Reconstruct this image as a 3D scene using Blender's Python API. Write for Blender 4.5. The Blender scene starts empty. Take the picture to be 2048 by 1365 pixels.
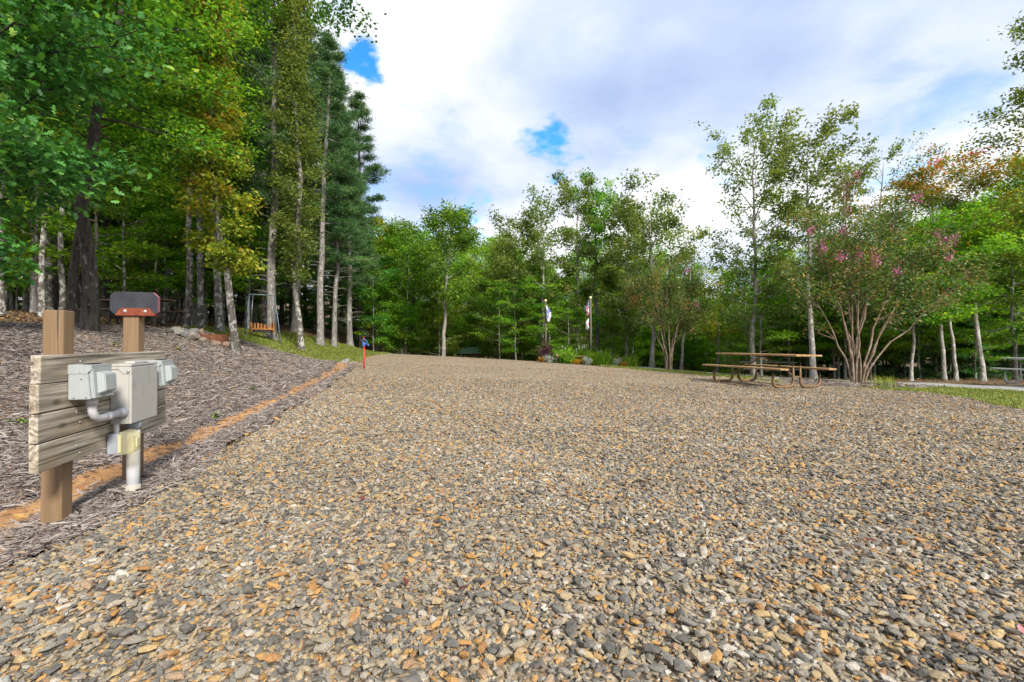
import bpy, bmesh, math, random
import numpy as np
from mathutils import Vector, Matrix

R = math.radians
scene = bpy.context.scene
COL = scene.collection

# ------------------------------------------------------------------ camera
CAM_H = 0.85
cam_data = bpy.data.cameras.new('camera')
cam_data.lens = 16.0
cam_data.sensor_width = 36.0
cam_data.clip_start = 0.05
cam_data.clip_end = 2000.0
cam = bpy.data.objects.new('camera', cam_data)
cam.location = (0, 0, CAM_H)
cam.rotation_euler = (R(90.35), 0, 0)
COL.objects.link(cam)
scene.camera = cam

# ------------------------------------------------------------------ render
cy = scene.cycles
cy.max_bounces = 8
cy.diffuse_bounces = 5
cy.glossy_bounces = 2
cy.transmission_bounces = 4
cy.transparent_max_bounces = 8
cy.use_adaptive_sampling = True
cy.adaptive_threshold = 0.02
cy.use_denoising = True
try:
    cy.denoiser = 'OPENIMAGEDENOISE'
    cy.denoising_prefilter = 'ACCURATE'
except Exception:
    pass
vs = scene.view_settings
scene.display_settings.display_device = 'sRGB'
vs.view_transform = 'Standard'
vs.look = 'None'
vs.exposure = 0.95
vs.gamma = 1.0
vs.use_curve_mapping = False

F = 910.2          # focal length in photograph pixels
HY = 688.0         # horizon row in the photograph


def ray(px, py):
    return Vector(((px - 1024) / F, 1.0, (HY - py) / F))


# ------------------------------------------------------------------ world
SUN_EL, SUN_AZ = R(37), R(150)      # azimuth measured clockwise from +Y (away from the camera)
world = bpy.data.worlds.new('World')
scene.world = world
world.use_nodes = True
wt = world.node_tree
wt.nodes.clear()


def N(tree, kind, **kw):
    n = tree.nodes.new(kind)
    for k, v in kw.items():
        if k.startswith('i_'):
            n.inputs[k[2:].replace('_', ' ')].default_value = v
        else:
            setattr(n, k, v)
    return n


def ramp(tree, fac, stops, interp='LINEAR'):
    r = tree.nodes.new('ShaderNodeValToRGB')
    r.color_ramp.interpolation = interp
    el = r.color_ramp.elements
    while len(el) < len(stops):
        el.new(0.5)
    for e, (p, c) in zip(el, stops):
        e.position = p
        e.color = (*c, 1) if len(c) == 3 else c
    if fac is not None:
        tree.links.new(fac, r.inputs['Fac'])
    return r


def math_n(tree, op, a, b=None, c=None, clamp=False):
    m = tree.nodes.new('ShaderNodeMath')
    m.operation = op
    m.use_clamp = clamp
    for i, v in enumerate((a, b, c)):
        if v is None:
            continue
        if isinstance(v, (int, float)):
            m.inputs[i].default_value = v
        else:
            tree.links.new(v, m.inputs[i])
    return m.outputs[0]


def vmath(tree, op, a, b=None):
    m = tree.nodes.new('ShaderNodeVectorMath')
    m.operation = op
    for i, v in enumerate((a, b)):
        if v is None:
            continue
        if isinstance(v, (tuple, list, Vector)):
            m.inputs[i].default_value = tuple(v)
        else:
            tree.links.new(v, m.inputs[i])
    return m


def mixc(tree, fac, a, b, blend='MIX'):
    m = tree.nodes.new('ShaderNodeMix')
    m.data_type = 'RGBA'
    m.blend_type = blend
    for sock, v in ((m.inputs['Factor'], fac), (m.inputs['A'], a), (m.inputs['B'], b)):
        # the named lookup returns the float sockets first; pick the enabled colour ones
        pass
    fa = [s for s in m.inputs if s.name == 'Factor' and s.type == 'VALUE'][0]
    ca = [s for s in m.inputs if s.name == 'A' and s.type == 'RGBA'][0]
    cb = [s for s in m.inputs if s.name == 'B' and s.type == 'RGBA'][0]
    for sock, v in ((fa, fac), (ca, a), (cb, b)):
        if isinstance(v, (int, float)):
            sock.default_value = v
        elif isinstance(v, (tuple, list)):
            sock.default_value = (*v, 1) if len(v) == 3 else v
        else:
            tree.links.new(v, sock)
    return [s for s in m.outputs if s.type == 'RGBA'][0]


def build_world():
    t = wt
    out = N(t, 'ShaderNodeOutputWorld')
    bg = N(t, 'ShaderNodeBackground')
    bg.inputs['Strength'].default_value = 0.1
    t.links.new(bg.outputs[0], out.inputs['Surface'])
    sky = N(t, 'ShaderNodeTexSky')
    sky.sky_type = 'NISHITA'
    sky.sun_disc = False
    sky.sun_elevation = SUN_EL
    sky.sun_rotation = SUN_AZ
    sky.air_density = 1.0
    sky.dust_density = 0.4
    sky.ozone_density = 2.0
    hsv = N(t, 'ShaderNodeHueSaturation', i_Saturation=1.4, i_Value=1.75)
    t.links.new(sky.outputs[0], hsv.inputs['Color'])
    tc = N(t, 'ShaderNodeTexCoord')
    d = vmath(t, 'NORMALIZE', tc.outputs['Generated']).outputs[0]
    sep = N(t, 'ShaderNodeSeparateXYZ')
    t.links.new(d, sep.inputs[0])
    zz = math_n(t, 'ADD', math_n(t, 'MAXIMUM', sep.outputs['Z'], 0.0), 0.22)
    comb = N(t, 'ShaderNodeCombineXYZ')
    t.links.new(math_n(t, 'DIVIDE', sep.outputs['X'], zz), comb.inputs[0])
    t.links.new(math_n(t, 'DIVIDE', sep.outputs['Y'], zz), comb.inputs[1])
    p = comb.outputs[0]

    def noise(scale, detail=6, rough=0.55, off=(0, 0, 0), dist=0.3):
        n = N(t, 'ShaderNodeTexNoise')
        n.inputs['Scale'].default_value = scale
        n.inputs['Detail'].default_value = detail
        n.inputs['Roughness'].default_value = rough
        n.inputs['Distortion'].default_value = dist
        t.links.new(vmath(t, 'ADD', p, off).outputs[0], n.inputs['Vector'])
        return n.outputs['Fac']
    big = noise(0.9, 4, 0.5, (3.1, 1.7, 0.0), 0.0)
    shade = noise(1.15, 3, 0.45, (9.4, 4.2, 1.0), 0.0)
    fine = noise(4.2, 6, 0.58, (1.4, 7.7, 2.0), 0.15)
    # holes in the cloud deck: real directions of the sky
    warp = N(t, 'ShaderNodeTexNoise', i_Scale=3.2, i_Detail=6.0, i_Roughness=0.6)
    t.links.new(p, warp.inputs['Vector'])
    wv = vmath(t, 'MULTIPLY', vmath(t, 'SUBTRACT', warp.outputs['Color'], (0.5, 0.5, 0.5)).outputs[0], (0.22, 0.22, 0.22)).outputs[0]
    dw = vmath(t, 'ADD', d, wv).outputs[0]
    hole = None
    for px, py, w, k in ((726, 124, 0.030, 0.9), (744, 148, 0.024, 0.85), (1108, 292, 0.042, 1.15), (1122, 318, 0.03, 0.5), (1085, 262, 0.045, 0.55),
                         (1030, 125, 0.035, 0.5), (1440, 300, 0.07, 0.45), (1850, 290, 0.10, 0.42), (940, 432, 0.035, 0.45), (1420, 335, 0.05, 0.4)):
        v = ray(px, py).normalized()
        dt = vmath(t, 'DISTANCE', dw, tuple(v)).outputs['Value']
        g = math_n(t, 'SUBTRACT', 1.0, math_n(t, 'DIVIDE', dt, w * 1.7), clamp=True)
        g = math_n(t, 'MULTIPLY', g, k)
        hole = g if hole is None else math_n(t, 'MAXIMUM', hole, g)
    cov = math_n(t, 'ADD', math_n(t, 'MULTIPLY', big, 0.9), math_n(t, 'MULTIPLY', fine, 0.45))
    # 0 = blue, 1 = cloud
    hv = math_n(t, 'SUBTRACT', math_n(t, 'ADD', hole, math_n(t, 'MULTIPLY', math_n(t, 'SUBTRACT', fine, 0.5), 1.3)), 0.0)
    holem = N(t, 'ShaderNodeMapRange', i_From_Min=0.20, i_From_Max=0.70)
    holem.interpolation_type = 'SMOOTHSTEP'
    gate = N(t, 'ShaderNodeMapRange', i_From_Min=0.02, i_From_Max=0.3)
    t.links.new(hole, gate.inputs['Value'])
    t.links.new(hv, holem.inputs['Value'])
    holef = math_n(t, 'MULTIPLY', holem.outputs[0], gate.outputs[0])
    thin = N(t, 'ShaderNodeMapRange', i_From_Min=0.62, i_From_Max=0.44)
    thin.interpolation_type = 'SMOOTHSTEP'
    t.links.new(cov, thin.inputs['Value'])
    blue = math_n(t, 'MAXIMUM', holef, math_n(t, 'MULTIPLY', thin.outputs[0], 0.45), clamp=True)
    sh = math_n(t, 'ADD', math_n(t, 'MULTIPLY', shade, 0.80), math_n(t, 'MULTIPLY', fine, 0.20))
    cl = ramp(t, sh, [(0.32, (2.4, 3.05, 4.7)), (0.42, (3.4, 4.05, 5.4)), (0.49, (4.7, 5.05, 5.8)), (0.565, (6.1, 6.2, 6.3)), (0.72, (6.9, 6.8, 6.7))])
    col = mixc(t, blue, cl.outputs[0], hsv.outputs[0])
    t.links.new(col, bg.inputs['Color'])


build_world()
sun_d = bpy.data.lights.new('sun', 'SUN')
sun_d.energy = 3.3
sun_d.angle = R(10)
sun_d.color = (1.0, 0.95, 0.87)
sun = bpy.data.objects.new('sun', sun_d)
sv = Vector((math.sin(SUN_AZ) * math.cos(SUN_EL), math.cos(SUN_AZ) * math.cos(SUN_EL), math.sin(SUN_EL)))
sun.rotation_euler = sv.to_track_quat('Z', 'Y').to_euler()
sun.location = sv * 50
COL.objects.link(sun)


# ------------------------------------------------------------------ ground shape
def sstep(a, b, x):
    t = np.clip((x - a) / (b - a), 0, 1)
    return t * t * (3 - 2 * t)


DITCH = np.array([(-2, -2.35), (0.5, -2.5), (2.5, -2.84), (4.76, -3.28), (8.4, -3.95), (13, -5.0), (16, -5.9), (22, -6.9), (30, -8.0), (60, -12)])
GEDGE = np.array([(-2, -2.2), (1, -2.12), (2.5, -2.1), (4, -2.42), (8, -3.3), (13.6, -4.7), (17, -6.0), (22, -6.9), (26, -7.4), (40, -9)])


def xd(y):
    return np.interp(y, DITCH[:, 0], DITCH[:, 1])


def wig(x, y, s=1.0):
    return (np.sin(x * 2.3 * s + 1.3 * np.sin(y * 1.7 * s)) + np.sin(y * 3.1 * s + 2.0 * np.sin(x * 1.9 * s)) + 0.6 * np.sin(x * 7.3 * s + y * 5.1 * s)) / 2.6


def ground(x, y):
    x = np.asarray(x, float)
    y = np.asarray(y, float)
    xc = np.clip(x, -26, 12.5)
    k = sstep(2, 8, y) * (1 + np.clip(y - 12, 0, 22) * 0.06)
    z = -0.028 * xc * k - 0.003 * np.clip(y, 0, 40)
    d = xd(y) - x
    z = z + 1.0 * sstep(0.1, 5.2, d) + 0.05 * np.clip(d - 5, 0, 8)
    z = z - 0.10 * np.exp(-(d / 0.28) ** 2) * (1 - sstep(14, 18, y))
    z = z - 0.105 * sstep(-1.25, -0.5, d) * (1 - sstep(4, 12, y))
    z = z - 2.1 * sstep(25.5, 36, y) * sstep(-14, -8, x)
    z = z + 7.5 * sstep(46, 110, y) + 9 * sstep(90, 220, y)
    z = z - 0.6 * sstep(16.5, 26, y) * sstep(7, 16, x) * (1 - sstep(25, 36, y))
    amp = sstep(0.5, 3, np.abs(d)) * 0.02 + 0.03 * sstep(7, 12, -x) + 0.05 * sstep(28, 40, y)
    return z + amp * wig(x * 0.9, y * 0.9)


def gz(x, y):
    return float(ground(x, y))


def at(px, depth, dz=0.0):
    x = (px - 1024) / F * depth
    return Vector((x, depth, gz(x, depth) + dz))


def height_at(py, depth):
    return CAM_H + (HY - py) / F * depth


def poly_sd(pts, x, y):
    """signed distance-like value to a polygon, positive inside"""
    pts = np.array(pts, float)
    d = np.full(x.shape, 1e9)
    inside = np.zeros(x.shape, bool)
    n = len(pts)
    for i in range(n):
        a, b = pts[i], pts[(i + 1) % n]
        e = b - a
        wx, wy = x - a[0], y - a[1]
        t = np.clip((wx * e[0] + wy * e[1]) / (e @ e), 0, 1)
        d = np.minimum(d, (wx - e[0] * t) ** 2 + (wy - e[1] * t) ** 2)
        c = ((a[1] <= y) & (b[1] > y)) | ((b[1] <= y) & (a[1] > y))
        with np.errstate(divide='ignore', invalid='ignore'):
            xi = a[0] + (y - a[1]) / (e[1] if e[1] != 0 else 1e-9) * e[0]
        inside ^= c & (x < xi)
    d = np.sqrt(d)
    return np.where(inside, d, -d)


def path_sd(pts, hw, x, y):
    pts = np.array(pts, float)
    d = np.full(x.shape, 1e9)
    for a, b in zip(pts[:-1], pts[1:]):
        e = b - a
        wx, wy = x - a[0], y - a[1]
        t = np.clip((wx * e[0] + wy * e[1]) / (e @ e), 0, 1)
        d = np.minimum(d, (wx - e[0] * t) ** 2 + (wy - e[1] * t) ** 2)
    return hw - np.sqrt(d)


GRAVEL_POLY = [(-2.2, -3), (-2.12, 1), (-2.1, 2.5), (-2.42, 4), (-3.3, 8), (-4.7, 13.6), (-6.0, 17.5), (-7.0, 22), (-7.3, 27), (-5, 28.5), (0, 25.2), (3.2, 23.2), (5.2, 20.2),
               (6.4, 17), (7.2, 14.2), (8.5, 12.4), (9.6, 10.4), (9.0, 8.6), (8.4, 7.4), (8.6, 5.5), (10, 3), (12, -3)]
ROAD_PATH = [(26, 7.6), (18, 10.4), (13.6, 12.7), (11.3, 15.2), (9.0, 18.4), (6.8, 22.6), (5.8, 30), (5.4, 45)]


def s_gravel(x, y):
    return poly_sd(GRAVEL_POLY, x, y) + 0.10 * wig(x, y, 1.6)


def s_road(x, y):
    return path_sd(ROAD_PATH, 1.5, x, y) + 0.05 * wig(x, y, 2.0)


def s_mulch(x, y):
    p = [(-9.6, -3), (-9.4, 4), (-9.0, 9), (-9.9, 12.5), (-10.5, 14.5), (-8.2, 15.2), (-6.4, 16.4), (-5.4, 15.6), (-4.6, 13.0), (-3.35, 8), (-2.62, 4.2), (-2.2, 3.0), (-2.02, 2.2), (-2.1, 1.2), (-2.2, -3)]
    return poly_sd(p, x, y) + 0.09 * wig(x, y, 1.4)


def s_clay(x, y):
    c = np.abs(x - xd(y) - 0.06 * wig(x * 0 + 1.0, y, 1.3))
    w = np.interp(y, [0, 3, 6, 10, 14, 16.5, 17.5], [0.17, 0.17, 0.125, 0.13, 0.23, 0.26, -0.1])
    return w + 0.06 * wig(x, y, 3.0) - c


def s_lawn_left(x, y):
    p = [(-10.6, 14.2), (-8.2, 15.0), (-6.4, 16.2), (-5.2, 17.2), (-6.6, 22), (-7.0, 27.4), (-8.0, 28.4), (-10.0, 26), (-11.4, 22), (-11.8, 18)]
    return poly_sd(p, x, y) + 0.2 * wig(x, y, 0.9)


def s_lawn_right(x, y):
    p = [(4.6, 23), (5.4, 19.4), (6.2, 16.6), (7.0, 14.0), (8.3, 12.2), (9.4, 10.4), (8.8, 8.6), (8.2, 7.4), (8.4, 5.5), (11, 2), (30, -2), (30, 8.5), (18, 11.5), (14, 13.5), (11.4, 16), (9, 19), (7, 23)]
    return poly_sd(p, x, y) + 0.12 * wig(x, y, 1.2)


def s_island(x, y):
    return np.maximum(1.0 - np.sqrt(((x - 9.7) / 2.0) ** 2 + ((y - 12.7) / 1.15) ** 2), 0.55 - np.hypot((x - 8.6) / 2.2, (y - 14.2) / 1.4)) + 0.06 * wig(x, y, 2.2)


def s_bed2(x, y):
    return 1.0 - np.sqrt(((x - 7.0) / 1.6) ** 2 + ((y - 20.3) / 1.5) ** 2) + 0.05 * wig(x, y, 2)


def s_garden(x, y):
    return 1.0 - np.sqrt(((x - 3.9) / 3.0) ** 2 + ((y - 24.9) / 1.5) ** 2) + 0.05 * wig(x, y, 2)


# ------------------------------------------------------------------ mesh helpers
def link(name, mesh, parent=None, mat=None):
    o = bpy.data.objects.new(name, mesh)
    COL.objects.link(o)
    if parent is not None:
        o.parent = parent
    if mat is not None and mesh is not None and not mesh.materials:
        mesh.materials.append(mat)
    return o


def np_mesh(name, verts, faces, k, attrs=None, smooth=False):
    """verts (n,3); faces (m,k) all with k corners"""
    me = bpy.data.meshes.new(name)
    verts = np.asarray(verts, np.float32)
    faces = np.asarray(faces, np.int32)
    me.vertices.add(len(verts))
    me.vertices.foreach_set('co', verts.ravel())
    if len(faces):
        me.loops.add(faces.size)
        me.loops.foreach_set('vertex_index', faces.ravel())
        me.polygons.add(len(faces))
        me.polygons.foreach_set('loop_start', np.arange(0, faces.size, k, dtype=np.int32))
        me.polygons.foreach_set('loop_total', np.full(len(faces), k, np.int32))
        if smooth:
            me.polygons.foreach_set('use_smooth', np.ones(len(faces), bool))
    me.update(calc_edges=True)
    for an, (typ, data) in (attrs or {}).items():
        a = me.attributes.new(an, typ, 'POINT')
        if typ == 'FLOAT_VECTOR':
            a.data.foreach_set('vector', np.asarray(data, np.float32).ravel())
        else:
            a.data.foreach_set('value', np.asarray(data).ravel())
    return me


def thing(name, label, cat, loc=(0, 0, 0), rz=0.0, group=None):
    o = bpy.data.objects.new(name, None)
    COL.objects.link(o)
    o.location = loc
    o.rotation_euler = (0, 0, rz)
    o.empty_display_size = 0.1
    o['label'] = label
    o['category'] = cat
    if group:
        o['group'] = group
    return o


def tag(o, label, cat, group=None):
    o['label'] = label
    o['category'] = cat
    if group:
        o['group'] = group
    return o


def bm_obj(name, bm, mat, parent=None, smooth=False):
    me = bpy.data.meshes.new(name)
    bm.normal_update()
    bm.to_mesh(me)
    bm.free()
    if smooth:
        for p in me.polygons:
            p.use_smooth = True
    return link(name, me, parent, mat)


def add_box(bm, lo, hi, bevel=0.0, seg=2, jit=0.0, rng=None, mat=None):
    lo, hi = Vector(lo), Vector(hi)
    m = Matrix.Translation((lo + hi) / 2) @ Matrix.Diagonal((*(hi - lo), 1))
    r = bmesh.ops.create_cube(bm, size=1.0, matrix=m)
    vs_ = r['verts']
    if jit and rng:
        for v in vs_:
            v.co += Vector((rng.uniform(-jit, jit), rng.uniform(-jit, jit), rng.uniform(-jit, jit)))
    if bevel:
        ed = {e for v in vs_ for e in v.link_edges}
        bmesh.ops.bevel(bm, geom=list(ed), offset=bevel, segments=seg, affect='EDGES', profile=0.5)
    return vs_


def add_prism(bm, pts2, axis, a, b, bevel=0.0):
    """polygon pts2 extruded along axis (0,1,2) from a to b; the 2 coords fill the other axes in order"""
    def mk(p, h):
        c = [0, 0, 0]
        o = [i for i in range(3) if i != axis]
        c[axis] = h
        c[o[0]], c[o[1]] = p
        return bm.verts.new(c)
    A = [mk(p, a) for p in pts2]
    B = [mk(p, b) for p in pts2]
    fs = [bm.faces.new(A[::-1]), bm.faces.new(B)]
    n = len(A)
    for i in range(n):
        fs.append(bm.faces.new((A[i], A[(i + 1) % n], B[(i + 1) % n], B[i])))
    bmesh.ops.recalc_face_normals(bm, faces=fs)
    if bevel:
        ed = {e for f in fs for e in f.edges}
        bmesh.ops.bevel(bm, geom=list(ed), offset=bevel, segments=2, affect='EDGES')


def tube_np(pts, rad, n=6, cap=True):
    """sweep; returns verts, quads"""
    pts = np.asarray(pts, float)
    rad = np.broadcast_to(np.asarray(rad, float), (len(pts),))
    tan = np.gradient(pts, axis=0)
    tan /= np.linalg.norm(tan, axis=1, keepdims=True) + 1e-9
    ref = np.array([0.0, 0, 1.0]) if abs(tan[:, 2]).mean() < 0.75 else np.array([1.0, 0, 0])
    u = np.cross(tan, ref)
    u /= np.linalg.norm(u, axis=1, keepdims=True) + 1e-9
    v = np.cross(tan, u)
    a = np.linspace(0, 2 * np.pi, n, endpoint=False)
    ring = (np.cos(a)[None, :, None] * u[:, None, :] + np.sin(a)[None, :, None] * v[:, None, :]) * rad[:, None, None] + pts[:, None, :]
    V = ring.reshape(-1, 3)
    m = len(pts)
    i = np.arange(m - 1)[:, None] * n
    j = np.arange(n)[None, :]
    j2 = (j + 1) % n
    Q = np.stack([i + j, i + j2, i + n + j2, i + n + j], axis=-1).reshape(-1, 4)
    if cap:
        c0, c1 = len(V), len(V) + 1
        V = np.vstack([V, pts[0], pts[-1]])
        q0 = np.stack([np.full(n, c0), (np.arange(n) + 1) % n, np.arange(n), np.full(n, c0)], axis=-1)
        b = (m - 1) * n
        q1 = np.stack([np.full(n, c1), b + np.arange(n), b + (np.arange(n) + 1) % n, np.full(n, c1)], axis=-1)
        return V, Q, np.vstack([q0[:, :3], q1[:, :3]])
    return V, Q, np.zeros((0, 3), int)


def tubes_obj(name, tubes, mat, parent=None, n=8, smooth=True):
    """tubes: list of (pts, rad) -> one mesh object"""
    bm = bmesh.new()
    for pts, rad in tubes:
        V, Q, T = tube_np(pts, rad, n)
        vv = [bm.verts.new(p) for p in V]
        for q in Q:
            bm.faces.new([vv[i] for i in q])
        for q in T:
            bm.faces.new([vv[i] for i in q])
    bmesh.ops.recalc_face_normals(bm, faces=bm.faces[:])
    return bm_obj(name, bm, mat, parent, smooth)


def arc_path(pts, rad, seg=6):
    """polyline with rounded corners"""
    pts = [Vector(p) for p in pts]
    out = [pts[0]]
    for i in range(1, len(pts) - 1):
        p, a, b = pts[i], pts[i - 1], pts[i + 1]
        d0, d1 = (a - p), (b - p)
        r = min(rad, d0.length * (0.97 if i == 1 else 0.49), d1.length * (0.97 if i == len(pts) - 2 else 0.49))
        s, e = p + d0.normalized() * r, p + d1.normalized() * r
        for k in range(seg + 1):
            t = k / seg
            out.append(s * (1 - t) ** 2 + p * 2 * t * (1 - t) + e * t * t)
    out.append(pts[-1])
    return [tuple(p) for p in out]


# ------------------------------------------------------------------ materials
def new_mat(name):
    m = bpy.data.materials.new(name)
    m.use_nodes = True
    t = m.node_tree
    t.nodes.clear()
    out = N(t, 'ShaderNodeOutputMaterial')
    b = N(t, 'ShaderNodeBsdfPrincipled')
    t.links.new(b.outputs[0], out.inputs['Surface'])
    return m, t, b, out


def tex_noise(t, vec, scale, detail=5, rough=0.55, dist=0.0, out='Fac'):
    n = N(t, 'ShaderNodeTexNoise')
    n.inputs['Scale'].default_value = scale
    n.inputs['Detail'].default_value = detail
    n.inputs['Roughness'].default_value = rough
    n.inputs['Distortion'].default_value = dist
    if vec is not None:
        t.links.new(vec, n.inputs['Vector'])
    return n.outputs[out]


def mapping(t, src, scale=(1, 1, 1), rot=(0, 0, 0), loc=(0, 0, 0)):
    mp = N(t, 'ShaderNodeMapping')
    mp.inputs['Scale'].default_value = scale
    mp.inputs['Rotation'].default_value = rot
    mp.inputs['Location'].default_value = loc
    t.links.new(src, mp.inputs['Vector'])
    return mp.outputs[0]


def bump(t, b, h, strength=0.5, dist=0.01):
    bp = N(t, 'ShaderNodeBump')
    bp.inputs['Strength'].default_value = strength
    bp.inputs['Distance'].default_value = dist
    t.links.new(h, bp.inputs['Height'])
    t.links.new(bp.outputs[0], b.inputs['Normal'])


def leaf_mat(name, stops, trans=0.5, rough=0.5, hue=0.02, val=0.25, tcol=1.35):
    m, t, b, out = new_mat(name)
    at_ = N(t, 'ShaderNodeAttribute', attribute_name='tint')
    oi = N(t, 'ShaderNodeObjectInfo')
    geo = N(t, 'ShaderNodeNewGeometry')
    f = math_n(t, 'ADD', at_.outputs['Fac'], math_n(t, 'MULTIPLY', math_n(t, 'SUBTRACT', oi.outputs['Random'], 0.5), 0.22))
    big = tex_noise(t, geo.outputs['Position'], 0.9, 3)
    f = math_n(t, 'ADD', f, math_n(t, 'MULTIPLY', math_n(t, 'SUBTRACT', big, 0.5), 0.5), clamp=True)
    c = ramp(t, f, stops)
    hs = N(t, 'ShaderNodeHueSaturation')
    t.links.new(math_n(t, 'ADD', 0.5, math_n(t, 'MULTIPLY', math_n(t, 'SUBTRACT', oi.outputs['Random'], 0.5), hue * 2)), hs.inputs['Hue'])
    v = math_n(t, 'ADD', 1.0 - val / 2, math_n(t, 'MULTIPLY', at_.outputs['Fac'], val))
    t.links.new(v, hs.inputs['Value'])
    t.links.new(c.outputs[0], hs.inputs['Color'])
    t.links.new(hs.outputs[0], b.inputs['Base Color'])
    b.inputs['Roughness'].default_value = rough
    b.inputs['Specular IOR Level'].default_value = 0.35
    tr = N(t, 'ShaderNodeBsdfTranslucent')
    warm = mixc(t, 1.0, hs.outputs[0], (tcol, tcol * 0.98, 0.55), 'MULTIPLY')
    t.links.new(warm, tr.inputs['Color'])
    mx = N(t, 'ShaderNodeMixShader')
    mx.inputs[0].default_value = trans
    t.links.new(b.outputs[0], mx.inputs[1])
    t.links.new(tr.outputs[0], mx.inputs[2])
    t.links.new(mx.outputs[0], out.inputs['Surface'])
    return m


def bark_mat(name, dark, mid, light, lichen=0.5, scale=1.0):
    m, t, b, out = new_mat(name)
    tc = N(t, 'ShaderNodeTexCoord')
    oi = N(t, 'ShaderNodeObjectInfo')
    src = vmath(t, 'ADD', tc.outputs['Object'], None)
    t.links.new(oi.outputs['Location'], src.inputs[1])
    v = mapping(t, src.outputs[0], (9 * scale, 9 * scale, 2.2 * scale))
    a = tex_noise(t, v, 2.2, 6, 0.65)
    v2 = mapping(t, src.outputs[0], (3.2 * scale, 3.2 * scale, 2.4 * scale))
    bl = tex_noise(t, v2, 2.6, 5, 0.6, 0.4)
    base = ramp(t, a, [(0.33, dark), (0.5, mid), (0.66, tuple(x * 1.25 for x in mid))])
    lm = N(t, 'ShaderNodeMapRange', i_From_Min=0.62 - lichen * 0.18, i_From_Max=0.70 - lichen * 0.18)
    t.links.new(bl, lm.inputs['Value'])
    c = mixc(t, lm.outputs[0], base.outputs[0], light)
    hs = N(t, 'ShaderNodeHueSaturation')
    t.links.new(math_n(t, 'ADD', 0.75, math_n(t, 'MULTIPLY', oi.outputs['Random'], 0.45)), hs.inputs['Value'])
    t.links.new(c, hs.inputs['Color'])
    t.links.new(hs.outputs[0], b.inputs['Base Color'])
    b.inputs['Roughness'].default_value = 0.9
    b.inputs['Specular IOR Level'].default_value = 0.15
    bump(t, b, a, 0.9, 0.03)
    return m


def plain(name, col, rough=0.6, metal=0.0, noise_amt=0.15, nscale=8.0, spec=0.4, bumpamt=0.0, bscale=60):
    m, t, b, out = new_mat(name)
    tc = N(t, 'ShaderNodeTexCoord')
    n = tex_noise(t, tc.outputs['Object'], nscale, 6, 0.6)
    lo = tuple(max(0, c * (1 - noise_amt)) for c in col)
    hi = tuple(min(1, c * (1 + noise_amt)) for c in col)
    c = ramp(t, n, [(0.3, lo), (0.7, hi)])
    t.links.new(c.outputs[0], b.inputs['Base Color'])
    b.inputs['Roughness'].default_value = rough
    b.inputs['Metallic'].default_value = metal
    b.inputs['Specular IOR Level'].default_value = spec
    if bumpamt:
        n2 = tex_noise(t, tc.outputs['Object'], bscale, 4, 0.6)
        bump(t, b, n2, bumpamt, 0.004)
    return m


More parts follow.
